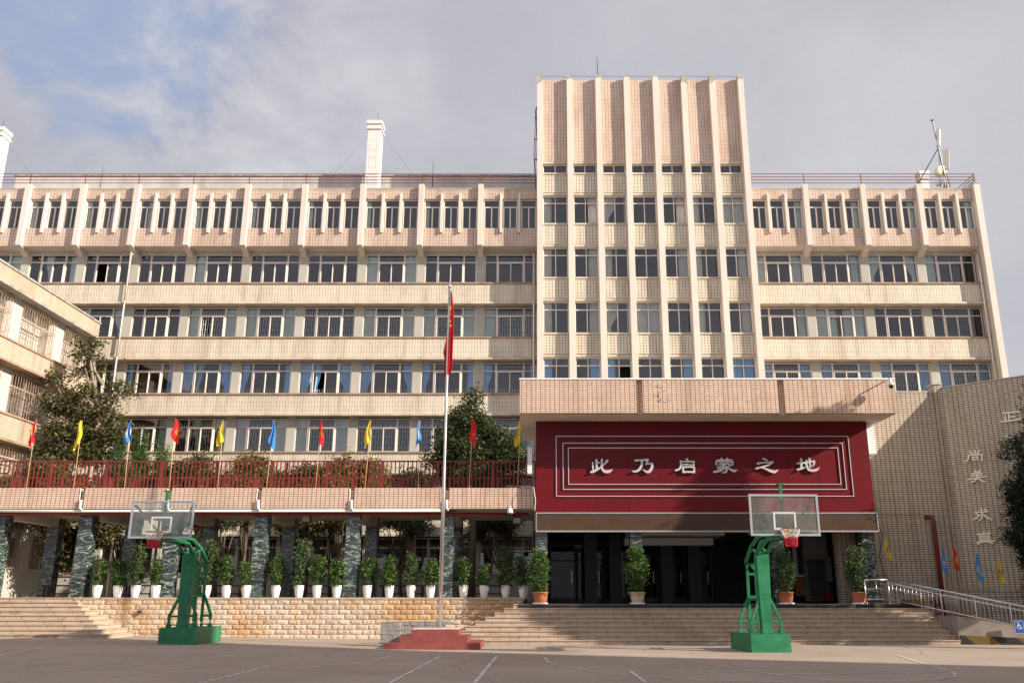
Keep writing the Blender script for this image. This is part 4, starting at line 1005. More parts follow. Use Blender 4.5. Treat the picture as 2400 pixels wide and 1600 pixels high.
def stroke(mb, pts, ws, mapf, d0, d1):
    """a brush stroke of varying width; mapf(x, y, depth) -> point"""
    n = len(pts)
    # refine
    P = []; W = []
    for i in range(n - 1):
        for k in range(4):
            tt = k / 4
            p0 = pts[max(i - 1, 0)]; p1 = pts[i]; p2 = pts[i + 1]; p3 = pts[min(i + 2, n - 1)]
            f = lambda a, b, c, e: 0.5 * ((2 * b) + (-a + c) * tt + (2 * a - 5 * b + 4 * c - e) * tt * tt + (-a + 3 * b - 3 * c + e) * tt ** 3)
            P.append((f(p0[0], p1[0], p2[0], p3[0]), f(p0[1], p1[1], p2[1], p3[1]))); W.append(ws[i] * (1 - tt) + ws[i + 1] * tt)
    P.append(pts[-1]); W.append(ws[-1]); m = len(P); Lf = []; Rt = []
    for i in range(m):
        a, b = P[max(i - 1, 0)], P[min(i + 1, m - 1)]; dx, dy = b[0] - a[0], b[1] - a[1]; l = math.hypot(dx, dy) or 1; nx, ny = -dy / l * W[i] / 2, dx / l * W[i] / 2
        Lf.append((P[i][0] + nx, P[i][1] + ny)); Rt.append((P[i][0] - nx, P[i][1] - ny))
    def cap(c, p, q):
        a0 = math.atan2(p[1] - c[1], p[0] - c[0]); r = math.hypot(p[0] - c[0], p[1] - c[1])
        return [(c[0] + r * math.cos(a0 + math.pi * k / 6), c[1] + r * math.sin(a0 + math.pi * k / 6)) for k in range(1, 6)]
    outline = Rt + cap(P[-1], Rt[-1], Lf[-1]) + Lf[::-1] + cap(P[0], Lf[0], Rt[0])
    # faces as strip + caps (keeps curved strokes clean)
    vs = []; fs = []
    for dep in (d0, d1):
        for i in range(m): vs.append(mapf(*Lf[i], dep)); vs.append(mapf(*Rt[i], dep))
    o2 = 2 * m
    for i in range(m - 1):
        fs.append((2 * i, 2 * i + 1, 2 * i + 3, 2 * i + 2)); fs.append((o2 + 2 * i, o2 + 2 * i + 2, o2 + 2 * i + 3, o2 + 2 * i + 1))
        fs.append((2 * i, 2 * i + 2, o2 + 2 * i + 2, o2 + 2 * i)); fs.append((2 * i + 1, o2 + 2 * i + 1, o2 + 2 * i + 3, 2 * i + 3))
    mb.add(vs, fs)
    for c, e in ((0, -1), (m - 1, 1)):
        p, q = (Rt[c], Lf[c]) if e == 1 else (Lf[c], Rt[c]); arc = [p] + cap(P[c], p, q) + [q]
        if e == 1 or True:
            k = len(arc); vs = [mapf(*a, d0) for a in arc] + [mapf(*a, d1) for a in arc]
            mb.add(vs, [tuple(range(k)), tuple(range(k, 2 * k))[::-1]] + [(i, i + 1, k + i + 1, k + i) for i in range(k - 1)])
CH = [
 (1360, [([(228, 270), (232, 340), (238, 400)], [30, 30, 28]), ([(295, 222), (300, 310), (308, 395)], [44, 40, 38]), ([(318, 268), (355, 266)], [22, 22]),
   ([(202, 438), (250, 425), (320, 390), (392, 340)], [42, 46, 34, 22]), ([(398, 212), (394, 290), (402, 380), (450, 428), (525, 428), (592, 390)], [38, 36, 36, 52, 58, 6]),
   ([(412, 312), (455, 280), (494, 232)], [20, 32, 48])]),
 (1360, [([(1012, 225), (1120, 222), (1235, 216)], [38, 28, 46]), ([(1125, 235), (1130, 300), (1090, 382), (1030, 425), (962, 425)], [38, 40, 44, 42, 22]),
   ([(1240, 222), (1222, 262), (1205, 300)], [36, 30, 22]), ([(1210, 292), (1260, 284), (1315, 284)], [26, 28, 38]), ([(1316, 290), (1318, 345), (1285, 410), (1230, 438), (1145, 392)], [46, 48, 54, 46, 8])]),
 (1360, [([(1955, 205), (1966, 238)], [42, 50]), ([(1832, 246), (1960, 248), (2086, 248)], [26, 26, 34]), ([(2082, 250), (2080, 315)], [32, 36]), ([(1860, 305), (1960, 300), (2075, 312)], [16, 20, 26]),
   ([(1842, 240), (1848, 318), (1815, 385), (1745, 408)], [34, 34, 38, 30]), ([(1880, 352), (1990, 345), (2092, 354)], [28, 24, 30]), ([(1882, 352), (1892, 445)], [34, 34]), ([(2090, 354), (2088, 446)], [36, 34]), ([(1890, 440), (1990, 436), (2086, 442)], [34, 30, 32])]),
 (1640, [([(318, 220), (440, 216), (582, 216)], [22, 20, 24]), ([(398, 194), (404, 238)], [36, 30]), ([(502, 194), (500, 238)], [38, 30]), ([(302, 246), (450, 240), (596, 250)], [26, 18, 26]), ([(302, 250), (298, 282), (306, 312)], [28, 30, 14]), ([(597, 252), (600, 285), (594, 324)], [32, 30, 14]),
   ([(366, 270), (528, 268)], [16, 16]), ([(352, 300), (450, 294), (562, 300)], [22, 18, 22]), ([(440, 308), (380, 336), (318, 350)], [20, 22, 24]), ([(450, 335), (400, 366), (336, 382)], [20, 24, 26]), ([(455, 362), (380, 410), (262, 438)], [22, 38, 40]),
   ([(432, 308), (470, 345), (486, 392), (472, 438), (418, 448)], [22, 32, 38, 42, 22]), ([(556, 318), (498, 346)], [28, 20]), ([(490, 345), (560, 392), (632, 420), (678, 396)], [18, 36, 52, 8])]),
 (1640, [([(1168, 194), (1232, 224)], [34, 20]), ([(1062, 284), (1150, 266), (1250, 262), (1328, 262)], [44, 24, 28, 46]), ([(1326, 266), (1250, 312), (1140, 344), (1036, 374)], [42, 32, 24, 40]), ([(1110, 354), (1200, 378), (1300, 420), (1372, 434), (1434, 400)], [14, 28, 48, 54, 8])]),
 (1640, [([(1858, 204), (1864, 285), (1862, 362)], [40, 38, 36]), ([(1792, 278), (1880, 270), (1958, 266)], [34, 28, 22]), ([(1792, 394), (1870, 376), (1926, 348)], [34, 32, 18]), ([(1954, 226), (1958, 310), (1995, 392), (2075, 412), (2145, 396), (2192, 352)], [30, 34, 42, 46, 46, 6]),
   ([(2006, 188), (2018, 270), (2026, 352)], [40, 36, 24]), ([(1925, 286), (2000, 258), (2094, 242)], [18, 26, 38]), ([(2096, 246), (2094, 290), (2062, 334)], [32, 32, 12])]),
]
def smap(ox):
    def f(x, y, dep):
        p = at(ox + x / 7.84, 1050 + y / 7.84, 31.95); return (p.x, 31.95 + dep, p.z)
    return f
for ox, sts in CH:
    mb = MB()
    for k, (pts, ws) in enumerate(sts): stroke(mb, pts, ws, smap(ox), -0.05 - 0.0012 * k, 0.03 + 0.0008 * k)
    obj('character', mb, 'sign_char', sg)
# LED strip below the sign
lz0, lz1 = zat(1246, 31.9), zat(1200, 31.9)
ld = thing('display_strip', 'long brown LED display strip with white frame under the red sign', 'display', ((sxl + sxr) / 2, 31.9, lz0))
p = MB(); p.box(sxl + .03, sxr - .02, 31.88, 32.06, lz0 + .05, lz1 - .05); obj('screen', p, 'led', ld)
p = MB(); p.box(sxl, sxr + .02, 31.86, 32.06, lz0, lz0 + .048); p.box(sxl, sxr + .02, 31.86, 32.06, lz1 - .048, lz1 - .004); p.box(sxl, sxl + .028, 31.861, 32.06, lz0 + .049, lz1 - .049); p.box(sxr - .018, sxr + .02, 31.861, 32.06, lz0 + .049, lz1 - .049); obj('frame', p, 'alu', ld)
p = MB()
for k in range(1, 18):
    x = sxl + (sxr - sxl) * k / 18; p.box(x - .005, x + .005, 31.8775, 31.8795, lz0 + .05, lz1 - .05)
for k in (1, 2): z = lz0 + .05 + (lz1 - lz0 - .1) * k / 3; p.box(sxl + .03, sxr - .02, 31.878, 31.8793, z - .004, z + .004)
obj('module_seams', p, 'dark_metal', ld)

# ------------------------------------------------------------------ side hall (right) with characters
FXW, FYW = 15.75, 34.0
hl = thing('side_hall', 'cream tiled hall wall at the right, turning toward the camera with raised characters', 'building', (FXW, FYW, 0))
hz = zat(919, FYW)
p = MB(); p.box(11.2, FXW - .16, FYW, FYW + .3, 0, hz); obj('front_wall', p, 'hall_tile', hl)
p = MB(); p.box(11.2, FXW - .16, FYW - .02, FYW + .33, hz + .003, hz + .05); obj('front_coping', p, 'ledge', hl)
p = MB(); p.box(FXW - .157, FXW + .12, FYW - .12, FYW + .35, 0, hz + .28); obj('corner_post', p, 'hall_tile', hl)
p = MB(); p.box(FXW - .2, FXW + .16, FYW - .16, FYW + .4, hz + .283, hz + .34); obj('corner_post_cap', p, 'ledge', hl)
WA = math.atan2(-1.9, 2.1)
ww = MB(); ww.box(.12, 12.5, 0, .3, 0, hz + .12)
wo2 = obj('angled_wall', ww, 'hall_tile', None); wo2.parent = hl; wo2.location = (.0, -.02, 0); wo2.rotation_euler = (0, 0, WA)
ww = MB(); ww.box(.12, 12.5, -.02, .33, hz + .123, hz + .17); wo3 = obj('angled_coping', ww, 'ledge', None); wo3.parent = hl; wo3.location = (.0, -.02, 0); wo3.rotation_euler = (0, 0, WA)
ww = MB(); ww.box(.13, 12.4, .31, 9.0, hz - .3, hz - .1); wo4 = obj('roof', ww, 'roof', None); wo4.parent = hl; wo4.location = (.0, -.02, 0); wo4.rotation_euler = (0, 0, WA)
wn = Vector((math.sin(WA), -math.cos(WA), 0)); wp = Vector((FXW, FYW - .02, 0))
def wmap(x, y, dep):
    d = ray(2240 + x / 3.92, 920 + y / 3.92); o = Vector((0, 0, EYE)); t_ = (wp - o).dot(wn) / d.dot(wn); q = o + d * t_ - wn * (dep - .04)
    return q
HC = [
 [[(180, 530), (180, 566)], [(132, 538), (150, 560)], [(222, 532), (205, 560)], [(125, 574), (121, 605), (102, 630)], [(125, 574), (245, 566)], [(245, 566), (246, 625)], [(158, 592), (206, 588)], [(160, 592), (160, 615)], [(205, 590), (205, 614)], [(158, 616), (206, 612)]],
 [[(178, 715), (190, 732)], [(232, 710), (220, 728)], [(150, 745), (250, 736)], [(152, 765), (250, 756)], [(203, 725), (203, 785)], [(122, 796), (200, 782), (286, 770)], [(200, 785), (180, 808), (148, 820)], [(206, 785), (240, 808), (274, 816)]],
 [[(178, 1100), (300, 1090)], [(240, 1070), (246, 1150), (222, 1170)], [(268, 1068), (288, 1080)], [(226, 1120), (205, 1145), (168, 1165)], [(252, 1112), (290, 1145), (332, 1164)], [(196, 1112), (214, 1124)]],
 [[(200, 1300), (326, 1290)], [(262, 1280), (262, 1302)], [(230, 1304), (230, 1366)], [(310, 1300), (310, 1364)], [(232, 1320), (308, 1316)], [(232, 1338), (308, 1334)], [(232, 1356), (308, 1352)], [(202, 1374), (280, 1366), (358, 1358)], [(238, 1374), (206, 1390)], [(296, 1370), (346, 1382)]],
 [[(436, 190), (500, 184), (600, 172)], [(492, 186), (492, 262)], [(462, 218), (464, 265)], [(492, 224), (545, 218)], [(420, 270), (500, 260), (600, 244)]],
 [[(476, 394), (450, 416)], [(502, 414), (450, 446)], [(488, 430), (492, 486)], [(520, 452), (512, 476)], [(530, 410), (590, 404)], [(528, 436), (596, 428)], [(570, 436), (572, 486)]],
 [[(514, 776), (520, 836)], [(514, 776), (562, 768)], [(561, 768), (564, 826)], [(518, 802), (562, 797)], [(520, 830), (564, 822)], [(582, 766), (574, 836)], [(582, 766), (640, 758)], [(640, 758), (642, 830)], [(582, 790), (640, 784)], [(580, 812), (640, 806)]],
]
for sts in HC:
    mb = MB()
    for k, pts in enumerate(sts): stroke(mb, pts, [13] * len(pts), wmap, -.03 + .0012 * k, .045)
    obj('character', mb, 'gold_char', hl)
p = MB(); a = at(2183, 1212, 33.78); bq = at(2200, 1395, 33.7)
p.tube([(a.x - 2.6, 33.9, a.z + .12), (a.x - .25, 33.9, a.z + .12)], .012, 5); obj('conduit', p, 'dark_metal', hl)
p = MB(); p.tube([(a.x - .15, 33.92, a.z + .02), (a.x, 33.7, a.z), (a.x + .02, 33.7, a.z - .2), (a.x + .02, 33.7, .1)], .085, 8); obj('downpipe', p, 'rail_red', hl, True)
p = MB(); a1 = at(2052, 1190, 33.9); p.tube([(a1.x, 33.93, 4.3), (a1.x + .16, 33.9, 3.6), (a1.x - .05, 33.9, 2.9), (a1.x + .1, 33.9, 2.2), (a1.x + .8, 33.9, 1.4)], .014, 5); obj('loose_cable', p, 'dark_metal', hl)

# ------------------------------------------------------------------ ramp with stainless handrails, hydrant, sign
rp = thing('access_ramp', 'concrete access ramp with stainless handrails at the right end of the stairs', 'ramp', (14.5, 30.5, 0))
def RZ(x): return PZ - .02 - (x - 11.9) / 3.9 * .98 if x < 15.4 else .3
p = MB()
p.hexa([(13.22, 29.2, 0), (17.5, 28.6, 0), (17.5, 30.4, 0), (13.22, 30.6, 0)], [(13.22, 29.2, RZ(13.2)), (17.5, 28.6, .12), (17.5, 30.4, .12), (13.22, 30.6, RZ(13.2))]); obj('front_slope', p, 'ramp_wall', rp)
p = MB(); p.hexa([(13.25, 29.17, 0), (17.5, 28.57, 0), (17.5, 28.597, 0), (13.25, 29.196, 0)], [(13.25, 29.17, .28), (17.5, 28.57, .10), (17.5, 28.597, .10), (13.25, 29.196, .28)]); obj('painted_kerb', p, 'stripes', rp)
p = MB(); p.box(13.22, 18.5, 30.62, 32.6, 0, .72); obj('rear_landing', p, 'ramp_wall', rp)
p = MB(); p.box(12.4, 13.2, 31.38, 31.46, PZ + .002, PZ + .14); obj('landing_kerb', p, 'stripes', rp)
def handrail(pts, hs, posts, bal):
    """pts: floor points; rails follow them"""
    b = MB(); pts = [Vector(q) for q in pts]
    for h in hs: b.tube([q + Vector((0, 0, h)) for q in pts], .025 if h == hs[0] else .018, 8)
    obj('handrail', b, 'steel', rp, True)
    b = MB()
    for i in range(len(pts) - 1):
        n = max(1, int((pts[i + 1] - pts[i]).length / bal))
        for k in range(n + (1 if i == len(pts) - 2 else 0)):
            q = pts[i].lerp(pts[i + 1], k / n); th = .024 if k % posts == 0 else .008
            b.tube([q + Vector((0, 0, 0 if th > .02 else hs[-1])), q + Vector((0, 0, hs[0] - .03))], th, 6)
    obj('balusters', b, 'steel', rp, True)
handrail([(11.95, 31.2, PZ), (13.25, 30.2, RZ(13.1) - .03), (15.5, 29.2, .32), (17.5, 28.8, .14)], [.80, .66, .16], 8, .12)
handrail([(11.2, 31.35, PZ), (11.95, 31.25, PZ)], [.80, .5, .16], 2, .3)
handrail([(11.95, 32.6, PZ), (13.6, 32.3, .78), (18.4, 32.3, .72)], [.86, .68, .16], 8, .13)
b = MB(); a = at(2193, 1402, 32.9); hx, hy = a.x, 32.9
hd = thing('fire_hydrant', 'dark red fire hydrant standing in front of the tiled hall wall', 'hydrant', (hx, hy, .72))
b.lathe([(.13, 0), (.13, .05), (.08, .07), (.08, .40), (.12, .43), (.12, .47), (.10, .50), (.12, .62), (.07, .72), (.03, .76)], (hx, hy, .72), 14); obj('barrel', b, 'red_hydrant', hd, True)
b = MB(); b.tube([(hx - .2, hy, 1.27), (hx + .2, hy, 1.27)], .055, 10); b.tube([(hx, hy - .18, 1.24), (hx, hy, 1.24)], .065, 10); obj('outlets', b, 'red_hydrant', hd, True)
b = MB(); b.tube([(hx, hy, 1.47), (hx, hy, 1.60)], .015, 6); b.box(hx - .09, hx + .09, hy - .012, hy + .012, 1.56, 1.585); obj('valve_handle', b, 'red_hydrant', hd)
# wheelchair sign on the handrail
wy = 28.75; wa, wb = at(2380, 1484, wy), at(2398, 1453, wy); cxs, czs = (wa.x + wb.x) / 2, (wa.z + wb.z) / 2
ws = thing('access_sign', 'blue wheelchair access sign fixed to the ramp handrail', 'sign', (cxs, wy, wa.z))
b = MB(); b.box(wa.x, wb.x, wy, wy + .015, wa.z, wb.z); obj('plate', b, 'sign_blue', ws)
b = MB(); b.box(wa.x + .008, wb.x - .008, wy - .003, wy - .001, wa.z + .008, wa.z + .014); b.box(wa.x + .008, wb.x - .008, wy - .003, wy - .001, wb.z - .014, wb.z - .008)
b.box(wa.x + .008, wa.x + .014, wy - .003, wy - .001, wa.z + .015, wb.z - .015); b.box(wb.x - .014, wb.x - .008, wy - .003, wy - .001, wa.z + .015, wb.z - .015)
def sm(x, y, dep): return (cxs + x * .1, wy - .004 + dep, czs + .03 + y * .1)
for k, (pts, w) in enumerate([([(-.25, .95), (-.24, .94)], .3), ([(-.25, .7), (-.2, .05), (.3, .05), (.55, -.65), (.75, -.6)], .16), ([(-.2, .38), (.2, .38)], .13), ([(-.35, .3), (-.7, -.2), (-.5, -.7), (0, -.85), (.4, -.55)], .13)]): stroke(b, pts, [w] * len(pts), sm, -.002 - .0005 * k, .002)
obj('wheelchair_symbol', b, 'white_paint', ws)

# ------------------------------------------------------------------ basketball hoops
def hoop(label, loc, rz):
    h = thing('basketball_hoop', label, 'basketball hoop', loc, rz, group='basketball hoops on the court', local=True)
    b = MB(); b.box(-.535, .535, 0, 2.1, 0, .465); obj('base', b, 'hoop', h)
    # front plate column, widening upward
    b = MB(); b.hexa([(-.12, .24, .47), (.12, .24, .47), (.12, .50, .47), (-.12, .50, .47)], [(-.155, .24, 1.35), (.155, .24, 1.35), (.155, .54, 1.35), (-.155, .54, 1.35)])
    b.hexa([(-.156, .239, 1.352), (.156, .239, 1.352), (.156, .54, 1.352), (-.156, .54, 1.352)], [(-.175, .20, 2.55), (.175, .20, 2.55), (.175, .48, 2.55), (-.175, .48, 2.55)])
    obj('column', b, 'hoop', h)
    def aframe(y, zt, zin):
        b = MB()
        for sx in (-1, 1):
            b.beam((sx * .13, y, zt), (sx * .40, y, .80), .07); b.beam((sx * .40, y, .84), (sx * .40, y, .56 if zin else .66), .07); b.beam((sx * .11, y, .78), (sx * .38, y, .78), .06)
            b.box(sx * .40 - .06, sx * .40 + .06, y - .06, y + .06, .468, .56)
            if not zin: b.tube([(sx * .40, y, .55), (sx * .40, y, .70)], .02, 6)
            b.tube([(sx * .14, y, .53), (sx * .36, y, .53)], .016, 6); b.box(sx * .13 - .025, sx * .13 + .025, y - .05, y + .05, .468, .58)
        obj('brace_frame', b, 'hoop', h)
    aframe(.30, 1.40, True); aframe(1.45, 1.40, False)
    b = MB()
    for sx in (-1, 1): b.beam((sx * .12, 1.45, .6), (sx * .12, 1.40, 2.35), .075)
    b.beam((-.12, 1.42, 1.42), (.12, 1.42, 1.42), .07); b.beam((-.12, 1.41, 2.05), (.12, 1.41, 2.05), .07); b.beam((-.12, 1.40, 2.32), (.12, 1.40, 2.32), .08)
    for z in (1.36,): b.beam((-.10, .5, z), (-.10, 1.42, z), .06); b.beam((.10, .5, z), (.10, 1.42, z), .06)
    b.beam((0, .5, 1.95), (0, 1.4, 2.28), .06)
    obj('rear_post', b, 'hoop', h)
    b = MB()
    for sx in (-.15, .15):
        b.beam((sx, 1.40, 2.36), (sx, .75, 2.78), .08); b.beam((sx, .76, 2.77), (sx, .05, 3.0), .08); b.beam((sx, .06, 3.0), (sx, -1.72, 3.0), .08)
        b.beam((sx, .30, 2.56), (sx, -.2, 2.86), .07); b.beam((sx, -.19, 2.86), (sx, -1.72, 2.90), .07); b.beam((sx, .75, 2.74), (sx, .30, 2.58), .06)
    b.box(-.12, .12, -1.7, .0, 2.885, 2.92); b.beam((-.19, .32, 2.58), (.19, .32, 2.58), .05)
    obj('arm', b, 'hoop', h)
    b = MB()
    b.beam((0, -1.70, 2.9), (0, -1.70, 4.22), .07); b.box(-.09, .09, -1.74, -1.66, 4.222, 4.245); b.beam((-.92, -1.74, 2.98), (.92, -1.74, 2.98), .07)
    for sx in (-1, 1):
        b.tube([(sx * .16, -1.0, 3.03), (sx * .30, -1.15, 3.05), (sx * .80, -1.78, 3.80), (sx * .92, -1.80, 3.82)], .026, 8)
    obj('board_support', b, 'hoop', h)
    b = MB(); yb = -1.86; w = .055
    b.box(-.9, .9, yb - .02, yb + .02, 2.9, 2.9 + w); b.box(-.9, .9, yb - .02, yb + .02, 3.95 - w, 3.95); b.box(-.9, -.9 + w, yb - .019, yb + .019, 2.9 + w, 3.95 - w); b.box(.9 - w, .9, yb - .019, yb + .019, 2.9 + w, 3.95 - w)
    bo = obj('backboard', b, 'alu', h)
    b = MB(); b.quad((-.85, yb, 2.95), (.85, yb, 2.95), (.85, yb, 3.9), (-.85, yb, 3.9)); go = obj('glass_panel', b, 'board_glass', h); go.parent = bo
    b = MB(); w = .05; x = .295
    b.box(-x, x, yb - .008, yb - .003, 3.05, 3.05 + w); b.box(-x, x, yb - .008, yb - .003, 3.5 - w, 3.5); b.box(-x, -x + w, yb - .008, yb - .003, 3.05 + w, 3.5 - w); b.box(x - w, x, yb - .008, yb - .003, 3.05 + w, 3.5 - w)
    so_ = obj('target_square', b, 'board_line', h); so_.parent = bo
    yc = yb - .15 - .225; zr = 3.05
    b = MB(); b.tube([(.225 * math.cos(2 * math.pi * k / 24), yc + .225 * math.sin(2 * math.pi * k / 24), zr) for k in range(25)], .012, 6, False)
    ro = obj('rim', b, 'rim', h, True)
    b = MB(); b.box(-.09, .09, yb - .17, yb - .01, zr - .03, zr - .005); b.box(-.10, .10, yb - .03, yb - .022, zr - .14, zr + .02); b2 = obj('rim_bracket', b, 'bracket_orange', h); b2.parent = ro
    def rad(z): t_ = (zr - z) / .45; return .22 * (1 - t_) + .125 * t_ + .012 * math.sin(t_ * 9)
    for part_name, z0, z1, rows, m in (('net_top', zr, zr - .21, 3, 'net_white'), ('net_bottom', zr - .21, zr - .44, 4, 'net_red')):
        b = MB(); n = 12
        for r_ in range(rows):
            za, zb = z0 + (z1 - z0) * r_ / rows, z0 + (z1 - z0) * (r_ + 1) / rows
            for k in range(n):
                for sgn in (-.5, .5):
                    a0 = 2 * math.pi * (k + .5 * (r_ % 2)) / n; a1 = a0 + 2 * math.pi * sgn / n
                    b.tube([(rad(za) * math.cos(a0), yc + rad(za) * math.sin(a0), za), (rad(zb) * math.cos(a1), yc + rad(zb) * math.sin(a1), zb)], .0075, 4, False)
        no = obj(part_name, b, m, h); no.parent = ro
    return h
HLX = xat(372, 1200, 25.2); HRX = xat(1837, 1200, 23.1)
hoop('green basketball hoop on the left half, in front of the rock faced wall', (HLX + .10, 27.2, gz(-10.5)), R(-1.5))
hoop('green basketball hoop on the right half, in front of the entrance stairs', (HRX - .12, 24.85, 0), R(3))

# ------------------------------------------------------------------ flagpole, plinth, paver stacks
fx, fy = xat(1030.5, 1478, 27.4), 27.4
pl = thing('flagpole_plinth', 'three tier red painted plinth under the flagpole', 'plinth', (fx, fy, 0))
for k, (w, d_) in enumerate(((1.34, 1.0), (.97, .68), (.68, .40))):
    xo = -.08
    b = MB(); b.box(fx + xo - w, fx + xo + w, fy - d_ - .18, fy + d_, .175 * k + .002 * k, .175 * (k + 1)); obj('tier', b, 'plinth', pl)
b = MB(); b.box(fx - .08 - .67, fx - .08 + .67, fy - .57, fy + .39, .526, .545); obj('top_slab', b, 'plinth_top', pl)
fpz = zat(668, fy)
fp = thing('flagpole', 'tall steel flagpole with a limp red flag in the middle of the yard', 'flagpole', (fx, fy, .545))
b = MB(); b.tube([(fx, fy, .546), (fx, fy, 4.6), (fx, fy, 4.75), (fx, fy, 9.0), (fx, fy, fpz - .1)], [.058, .055, .044, .040, .036], 14); obj('pole', b, 'steel', fp, True)
b = MB(); b.lathe([(.02, -.12), (.06, -.09), (.06, -.03), (.045, .02), (.012, .05)], (fx, fy, fpz), 12); obj('finial', b, 'steel', fp, True)
def limp(mb, z0, z1, left, right, folds, amp, y0, seed):
    """hanging cloth: left/right edges as functions of v (0 top..1 bottom)"""
    nx, nz = 26, 30; vs = []; fs = []; r = random.Random(seed); ph = r.random() * 6
    for j in range(nz + 1):
        v = j / nz
        for i in range(nx + 1):
            u = i / nx; x = left(v) + (right(v) - left(v)) * u
            y = y0 + amp * (.4 + .6 * v) * math.sin(u * folds * 2 * math.pi + ph + 1.5 * v)
            vs.append((x + .3 * amp * math.cos(u * folds * 2 * math.pi * 1.3 + ph), y, z0 + (z1 - z0) * v * (1 - .05 * math.sin(u * folds * 6.28 + 1))))
    for j in range(nz):
        for i in range(nx): q = j * (nx + 1) + i; fs.append((q, q + 1, q + nx + 2, q + nx + 1))
    mb.add(vs, fs)
def smoothf(pts):
    def f(v):
        for (a, p), (b, q) in zip(pts, pts[1:]):
            if v <= b: return p + (q - p) * (v - a) / (b - a + 1e-9)
        return pts[-1][1]
    return f
pxm = 29.0 / 2075 / 6.03       # metres per zoom pixel near the flag
b = MB(); limp(b, zat(684, fy), zat(872, fy), smoothf([(0, fx + .055), (.2, fx + .05), (.6, fx + .01), (1, fx + .02)]), smoothf([(0, fx + .075), (.25, fx + .16), (.6, fx + .17), (.95, fx + .16), (1, fx + .08)]), 2.6, .045, fy - .07, 2)
fo = obj('flag', b, 'flag_nat', fp, True)
b = MB(); limp(b, zat(770, fy), zat(886, fy), smoothf([(0, fx - .02), (.5, fx - .14), (.62, fx - .10), (1, fx - .10)]), smoothf([(0, fx + .02), (.5, fx + .01), (1, fx - .04)]), 1.4, .03, fy + .075, 5)
o = obj('flag_fold', b, 'flag_nat', fp, True); o.parent = fo
b = MB()
for px_, py_, w_, h_ in ((1056, 722, .03, .16), (1055, 737, .03, .05), (1055, 753, .03, .06), (1056, 763, .045, .07)):
    q = at(px_, py_, fy - .135); b.box(q.x - w_ / 2, q.x + w_ / 2, fy - .138, fy - .13, q.z - h_ / 2, q.z + h_ / 2)
o = obj('flag_stars', b, 'emblem_yellow', fp); o.parent = fo

PV = {}
for nm, dims in (('stretcher', (.20, .10, .115)), ('header', (.058, .10, .115)), ('base', (.40, .25, .13))):
    mb = MB(); w, d_, h_ = dims; e = .004
    mb.hexa([(-w / 2, -d_ / 2, 0), (w / 2, -d_ / 2, 0), (w / 2, d_ / 2, 0), (-w / 2, d_ / 2, 0)], [(-w / 2 + e, -d_ / 2 + e, h_), (w / 2 - e, -d_ / 2 + e, h_), (w / 2 - e, d_ / 2 - e, h_), (-w / 2 + e, d_ / 2 - e, h_)]); PV[nm] = mk('paver', mb, 'paver')
def paver(kind, x, y, z, label, group, rz=0):
    o = bpy.data.objects.new('paver', PV[kind]); col.objects.link(o); o.location = (x, y, z); o.rotation_euler = (0, 0, rz); tag(o, label, 'paver', group)
rp_ = random.Random(11)
sxa, sya = xat(914, 1490, 27.6), 27.7
for row in range(5):
    for yy in (0, 1, 2):
        x = sxa - .29; 
        while x < sxa + .27:
            k = 'stretcher' if rp_.random() < (.6 if row in (1, 3) else .3) else 'header'; w = .20 if k == 'stretcher' else .058
            paver(k, x + w / 2, sya - .1 + yy * .104 + rp_.uniform(-.006, .006), .13 + row * .118, 'grey concrete paver in the small square stack left of the plinth', 'pavers in the small stack', rp_.uniform(-.03, .03)); x += w + .004
paver('base', sxa - .12, sya, 0, 'grey concrete slab under the left end of the small paver stack', None); paver('base', sxa + .29, sya + .02, 0, 'grey concrete slab under the right end of the small paver stack', None)
s0, s1, syb = xat(934, 1470, 28.9), xat(1041, 1470, 28.9), 28.9
for row in range(6):
    x = s0 + (.12 if row < 4 else 0) + rp_.uniform(-.02, .03)
    while x < s1 - .02:
        k = 'stretcher' if rp_.random() < .45 else 'header'; w = .20 if k == 'stretcher' else .058
        paver(k, x + w / 2, syb + rp_.uniform(-.012, .012), row * .118, 'grey concrete paver in the long low stack behind the plinth', 'pavers in the long stack', rp_.uniform(-.03, .03)); x += w + .004

# ------------------------------------------------------------------ foliage
def leafcloud(mb, blobs, n, size, seed, cl=14, spread=.28, flat=.5, shell=.55):
    r = random.Random(seed); tot = sum(b[3] * b[4] * b[5] for b in blobs)
    for (cx, cy, cz, rx, ry, rz) in blobs:
        k = max(1, int(n * (rx * ry * rz) / tot / cl))
        for _ in range(k):
            while True:
                a = Vector((r.uniform(-1, 1), r.uniform(-1, 1), r.uniform(-1, 1)))
                l = a.length
                if l < 1 and l > shell * r.random(): break
            nz_ = 1 + .35 * mnoise.noise(Vector((cx, cy, cz)) + a * 1.7)
            c = Vector((cx + a.x * rx * nz_, cy + a.y * ry * nz_, cz + a.z * rz * nz_))
            for _ in range(cl):
                p = c + Vector((r.gauss(0, spread), r.gauss(0, spread), r.gauss(0, spread * .7)))
                d = Vector((r.uniform(-1, 1), r.uniform(-1, 1), r.uniform(-.9, .5))).normalized()
                s_ = d.cross(Vector((r.uniform(-1, 1), r.uniform(-1, 1), r.uniform(-1, 1)))).normalized()
                L_ = size * r.uniform(.7, 1.4); W_ = L_ * flat
                mb.add([p, p + d * L_ * .5 + s_ * W_ * .5, p + d * L_, p + d * L_ * .5 - s_ * W_ * .5], [(0, 1, 2, 3)])
def tree(name, label, base, trunk, limbs, blobs, n, size, leaf, bark='bark', group=None, cat='tree', seed=1, **kw):
    t_ = thing(name, label, cat, base, group=group)
    b = MB(); b.tube(trunk[0], trunk[1], 9); 
    for pts, rs in limbs: b.tube(pts, rs, 6)
    obj('trunk', b, bark, t_, True)
    c = MB(); leafcloud(c, blobs, n, size, seed, **kw); obj('crown', c, leaf, t_)
    return t_
